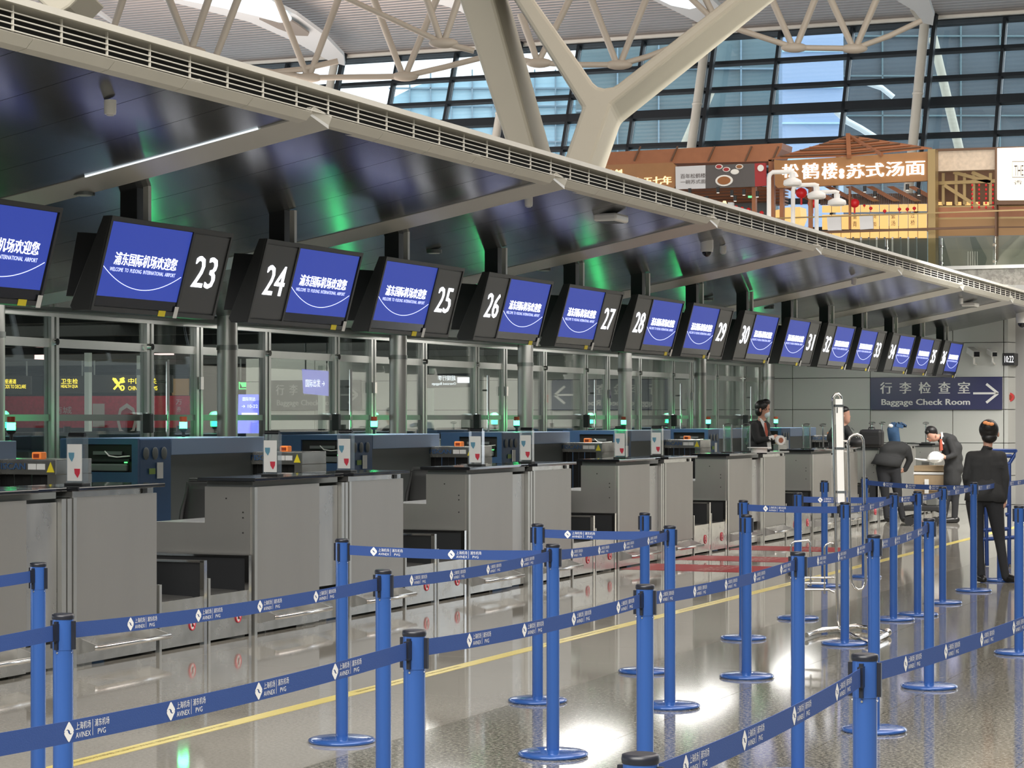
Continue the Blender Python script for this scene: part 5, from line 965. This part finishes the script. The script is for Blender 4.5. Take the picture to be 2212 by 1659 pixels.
W = [((2120, 1248), (2112, 1165), .040, .052, 1), ((2112, 1165), (2106, 1085), .055, .092, 1), ((2172, 1245), (2160, 1165, .02), .040, .052, 1), ((2160, 1165, .02), (2148, 1085), .055, .092, 1),
     ((2108, 1072), (2148, 1072), .10, .10, 1), ((2108, 1050), (2148, 1050), .085, .085, 0), ((2112, 1030), (2146, 1030), .082, .082, 0), ((2110, 1005), (2150, 1005), .088, .088, 0), ((2106, 990), (2154, 990), .072, .072, 0), ((2097, 985), (2163, 985), .050, .050, 0), ((2130, 985), (2131, 972), .085, .05, 0),
     ((2112, 992), (2112, 1060), .085, .088, 0), ((2147, 992), (2146, 1060), .085, .088, 0), ((2129, 995), (2128, 1060), .095, .10, 0),
     ((2131, 980, .01), (2135, 958, .01), .045, .045, 2), ((2136, 943, .02), (2137, 925, .0), .070, .085, 2), ((2142, 946, .06), (2142, 938, .05), .04, .04, 2),
     ((2095, 988), (2086, 1032), .045, .038, 0), ((2086, 1032), (2094, 1050, .14), .036, .03, 0), ((2165, 988), (2172, 1035, -.02), .046, .038, 0), ((2172, 1035, -.02), (2169, 1078, .0), .036, .030, 0)]
W += fingers((2169, 1084, 0), (-1.5, 14), side=-1)
person('woman in a dark trouser suit seen from behind, orange bow in her bun', 22.2, W, xw, .0075)
# --- man in mask facing right
def xm(t, P):
    mb = MB(); mb.ell(P((1646, 877, .0)), .098, .098, .082, 18, 12, ax=(RV, FV, UV)); mb.ell(P((1640, 888, .0)), .055, .09, .07, 14, 10, ax=(RV, FV, UV)); mb.ell(P((1654, 869, .0)), .062, .085, .045, 14, 8, ax=(RV, FV, UV)); mb.build('hair', M['hair'], t)
    MB().ell(P((1655, 894, -.01)), .045, .068, .055, 16, 10, ax=((RV*.85-FV*.4).normalized(), (FV*.85+RV*.4).normalized(), UV)).build('face_mask', M['mask'], t)
    mb = MB()
    for du in (0, 7): mb.tube([P((1652+du+2.6*math.cos(a*.628), 884+2.2*math.sin(a*.628), -.095+du*.008)) for a in range(10)], .0028, 5, closed=True)
    mb.tube([P((1640, 882, -.085)), P((1650, 884, -.096))], .0028, 5); mb.build('glasses', M['rim'], t)
    mb = MB(); mb.ell(P((1654, 883.5, -.088)), .008, .004, .005, 8, 6); mb.ell(P((1660, 883.5, -.06)), .006, .004, .005, 8, 6); mb.build('eye', M['ink'], t)
    MB().ell(P((1641, 886, -.092)), .013, .012, .026, 10, 8, ax=(RV, FV, UV)).build('ear', M['skin'], t)
    MB().prism([P((1639, 903, -.06)), P((1643, 904, -.07)), P((1652, 915, -.115)), P((1653, 945, -.122)), P((1647, 925, -.122))], -FV*.012).build('shirt_front', M['shirt'], t)
    MB().prism([P((1648, 913, -.14)), P((1652, 913, -.14)), P((1656, 932, -.14)), P((1655, 947, -.14)), P((1650, 935, -.14))], -FV*.01).build('tie', M['tie'], t)
    MB().bar(P((1658, 953, -.14)), P((1660, 970, -.14)), .004, .05).build('name_badge', M['paper'], t); MB().tube([P((1662, 943, -.13)), P((1665, 955, -.13))], .045, 12).build('cuff', M['shirt'], t) if 0 else None
MM = [((1630, 1085), (1630, 1040), .06, .075, 1), ((1630, 1040), (1633, 985), .075, .10, 1), ((1646, 1085), (1646, 1040), .06, .075, 1), ((1646, 1040), (1645, 985), .075, .1, 1), ((1633, 985), (1645, 985), .11, .11, 0), ((1632, 965), (1648, 965), .115, .11, 0), ((1632, 940), (1648, 940), .118, .11, 0), ((1630, 922), (1650, 922), .085, .085, 0), ((1624, 918, .0), (1656, 920, .04), .06, .055, 0),
      ((1644, 915), (1647, 897), .055, .05, 2), ((1650, 892, -.01), (1650, 878, -.01), .068, .078, 2), ((1628, 920, -.10), (1634, 951, -.15), .055, .046, 0), ((1634, 951, -.15), (1662, 947, -.18), .042, .036, 0), ((1660, 947, -.18), (1666, 945, -.18), .036, .034, 3), ((1652, 930, .08), (1660, 955, .02), .05, .042, 0), ((1660, 955, .02), (1672, 954, -.04), .038, .032, 0)]
MM += [((1667, 945, -.18), (1673, 942, -.17), .03, .032, (2, .6))]
for i in range(4): MM += [((1673, 940+i*2.6, -.17-.01*i), (1680, 941+i*2.6, -.17-.01*i), .009, .0085, 2), ((1680, 941+i*2.6, -.17-.01*i), (1682, 946+i*2, -.16), .0085, .007, 2)]
MM += [((1670, 942, -.19), (1676, 951, -.2), .012, .009, 2)]
person('man in a dark suit and pale face mask handling tape behind a desk', 29.8, MM, xm, .009)
# --- man partly hidden by the sizer board
def xh(t, P):
    mb = MB(); mb.ell(P((1822, 886, .0)), .088, .09, .062, 16, 10, ax=(RV, FV, UV)); mb.ell(P((1816, 894, .0)), .045, .08, .06, 12, 8, ax=(RV, FV, UV)); mb.build('hair', M['hair'], t)
    mb = MB(); mb.ell(P((1832, 896, -.05)), .006, .004, .004, 8, 6); mb.build('eye', M['ink'], t); MB().ell(P((1835, 900, -.02)), .014, .014, .018, 8, 6, ax=(RV, FV, UV)).build('nose', M['skin'], t); MB().ell(P((1833, 908, -.03)), .012, .016, .005, 8, 6, ax=(RV, FV, UV)).build('mouth', M['posr'], t); MB().ell(P((1821, 899, -.085)), .012, .01, .022, 8, 6, ax=(RV, FV, UV)).build('ear', M['skin'], t)
    MB().bar(P((1836, 924, -.13)), P((1842, 930, -.13)), .01, .01).build('pen', M['chrome'], t)
HH = [((1800, 1080), (1803, 985), .07, .1, 1), ((1814, 1080), (1812, 985), .07, .1, 1), ((1803, 975), (1815, 975), .13, .12, 0), ((1803, 945), (1818, 945), .12, .115, 0), ((1806, 928), (1826, 928), .08, .075, 0), ((1820, 925), (1824, 910), .055, .05, 2), ((1827, 907, -.01), (1825, 890, -.01), .066, .072, 2), ((1832, 911, -.01), (1832, 906, -.01), .03, .03, 2),
      ((1828, 930, -.08), (1840, 948, -.15), .055, .045, 0), ((1840, 948, -.15), (1838, 960, -.22), .036, .032, 2), ((1798, 935, 0), (1796, 965, -.05), .06, .05, 0)]
for i in range(4): HH += [((1838+i*2.2, 960, -.22), (1838+i*2.6, 968, -.24), .01, .008, 2)]
HH += [((1836, 958, -.2), (1832, 964, -.23), .012, .009, 2), ((1837, 955, -.2), (1843, 961, -.22), .03, .028, 2)]
person('man in a dark suit behind the far desk, half hidden by the cream board', 33.8, HH, xh, .010)
# --- bending man, back turned
def xb(t, P):
    for u, du in ((1952, 10), (1918, 6)):
        mb = MB(); a = P((u, 1122, 0)); a.z = .05; b = P((u+du, 1122, -.06)); b.z = .045; capsule(mb, a, b, .05, .04); mb.build('shoe', M['shoe'], t)
    n = 24; vs = []
    for (v, uc, rx, ry) in ((985, 1921, .20, .15), (998, 1917, .215, .17), (1006, 1913, .225, .18)):
        for k in range(n): a = 2*math.pi*k/n; vs.append(P((uc, v-8*math.cos(a)*-1*.6))+RV*rx*math.cos(a)+FV*ry*math.sin(a))
    mb = MB(); mb.add(vs, [(j*n+i, j*n+(i+1) % n, (j+1)*n+(i+1) % n, (j+1)*n+i) for j in range(2) for i in range(n)], 0, True); o = mb.build('jacket_tail', M['suit'], t); sm = o.modifiers.new('s', 'SOLIDIFY'); sm.thickness = .01
    MB().ell(P((1948, 985, .32)), .085, .1, .1, 14, 10).build('hair', M['hair'], t)
BB = [((1918, 1000), (1938, 972, .12), .14, .12, 0), ((1912, 1000), (1926, 975, .08), .12, .12, 0), ((1932, 1000), (1948, 974, .12), .11, .11, 0), ((1950, 1118), (1940, 1070), .05, .06, 1), ((1940, 1070), (1932, 1018), .065, .10, 1), ((1916, 1118), (1912, 1070), .05, .06, 1), ((1912, 1070), (1907, 1018), .065, .10, 1), ((1908, 1012), (1930, 1012), .115, .115, 1), ((1908, 995), (1932, 995), .125, .12, 0), ((1918, 975, .05), (1942, 972, .05), .125, .125, 0), ((1928, 965, .15), (1952, 968, .15), .09, .10, 0), ((1948, 972, .22), (1950, 982, .3), .06, .06, 2), ((1950, 985, .32), (1950, 992, .34), .08, .08, 2),
      ((1962, 970, .1), (1968, 993, .1), .065, .055, 0), ((1968, 993, .1), (1958, 1015, .12), .05, .042, 0), ((1918, 968, .2), (1915, 1000, .3), .05, .045, 0), ((1958, 1015, .12), (1950, 1019, .12), .03, .028, 2)]
for i in range(4): BB += [((1950, 1017+i*1.5, .10+.01*i), (1943, 1019+i*1.5, .10+.01*i), .01, .008, 2)]
BB += [((1953, 1014, .1), (1948, 1011, .08), .012, .009, 2)]
person('man in a dark suit bending forward with his back to the camera', 34.9, BB, xb, .011)
# --- bending man facing left
def xl(t, P):
    for u, du in ((2058, -14), (2030, -12)):
        mb = MB(); a = P((u+8, 1124, 0)); a.z = .05; b = P((u+du, 1124, 0)); b.z = .04; capsule(mb, a, b, .05, .04); mb.build('shoe', M['shoe'], t)
    mb = MB(); mb.ell(P((2012, 930, .0)), .092, .085, .07, 16, 10, ax=((RV*.9-UV*.25).normalized(), FV, (UV*.9+RV*.25).normalized())); mb.ell(P((2020, 935, .03)), .045, .07, .06, 12, 8, ax=(RV, FV, UV)); mb.ell(P((2003, 933, -.01)), .04, .06, .04, 12, 8, ax=(RV, FV, UV)); mb.build('hair', M['hair'], t)
    MB().ell(P((2007, 945, -.055)), .007, .004, .004, 8, 6).build('eye', M['ink'], t); MB().ell(P((2003, 948, -.01)), .016, .014, .016, 8, 6).build('nose', M['skin'], t); MB().ell(P((2009, 952, -.02)), .012, .02, .006, 8, 6).build('mouth', M['posr'], t); MB().ell(P((2020, 941, -.08)), .012, .01, .022, 8, 6).build('ear', M['skin'], t)
    MB().prism([P((2031, 936, -.07)), P((2034, 933, -.07)), P((2036, 942, -.09)), P((2037, 960, -.09)), P((2032, 958, -.09)), P((2031, 946, -.08))], FV*.1).build('shirt_front', M['shirt'], t)
    MB().prism([P((2028, 948, -.1)), P((2032, 948, -.1)), P((2035, 972, -.08)), P((2029, 974, -.08))], FV*.1).build('tie', M['tie'], t)
LL = [((2058, 1040), (2060, 975), .125, .125, 0), ((2060, 1000), (2048, 955), .13, .115, 0), ((2062, 1120), (2064, 1070), .048, .06, 1), ((2064, 1070), (2062, 1020), .065, .10, 1), ((2040, 1120, .05), (2048, 1070, .05), .048, .06, 1), ((2048, 1070, .05), (2054, 1020, .05), .065, .10, 1), ((2056, 1012), (2064, 1012), .125, .125, 0), ((2056, 1036), (2062, 1036), .115, .11, 0), ((2056, 990), (2064, 990), .115, .115, 0), ((2048, 965), (2062, 968), .12, .12, 0), ((2042, 950), (2054, 952), .11, .10, 0), ((2037, 944), (2026, 945), .055, .05, 2), ((2017, 945), (2011, 938), .068, .070, 2), ((2009, 950), (2008, 946), .035, .035, 2),
      ((2048, 950, -.12), (2058, 982, -.16), .058, .048, 0), ((2058, 982, -.16), (2040, 988, -.2), .045, .038, 0), ((2040, 950, .12), (2044, 980, .1), .05, .042, 0), ((2044, 980, .1), (2030, 986, .0), .04, .036, 0), ((2038, 988, -.2), (2030, 986, -.2), .03, .032, (2, .7))]
for i in range(4): LL += [((2030, 982+i*2.2, -.2), (2023, 983+i*2.4, -.19), .01, .0085, 2), ((2023, 983+i*2.4, -.19), (2021, 988+i*1.6, -.17), .0085, .007, 2)]
LL += [((2034, 982, -.2), (2027, 978, -.22), .012, .009, 2)]
person('man in a dark suit with red tie leaning left over a white plastic bag', 34.6, LL, xl, .011)
t = thing('plastic_bag', 'crumpled white plastic bag in the hands of the leaning man', 'bag', D(2022, 985, 34.4))
mb = MB(); random.seed(3)
n = 14; vs = []
for j in range(9):
    a = math.pi*j/8
    for i in range(n): r_ = max(.03, math.sin(a))*(.085+.03*random.random()); vs.append(D(2021, 988, 34.35)+RV*r_*1.15*math.cos(2*math.pi*i/n)+FV*r_*.6*math.sin(2*math.pi*i/n)+UV*(-.09*math.cos(a)))
mb.add(vs, [(j*n+i, j*n+(i+1) % n, (j+1)*n+(i+1) % n, (j+1)*n+i) for j in range(8) for i in range(n)]+[tuple(range(n)), tuple(range(8*n, 9*n))]).build('film', M['paper'], t)
MB().tube([D(2012, 995, 34.4), D(1990, 993, 34.4), D(1976, 991, 34.4)], .018, 8, r2=.01).build('twisted_end', M['paper'], t)
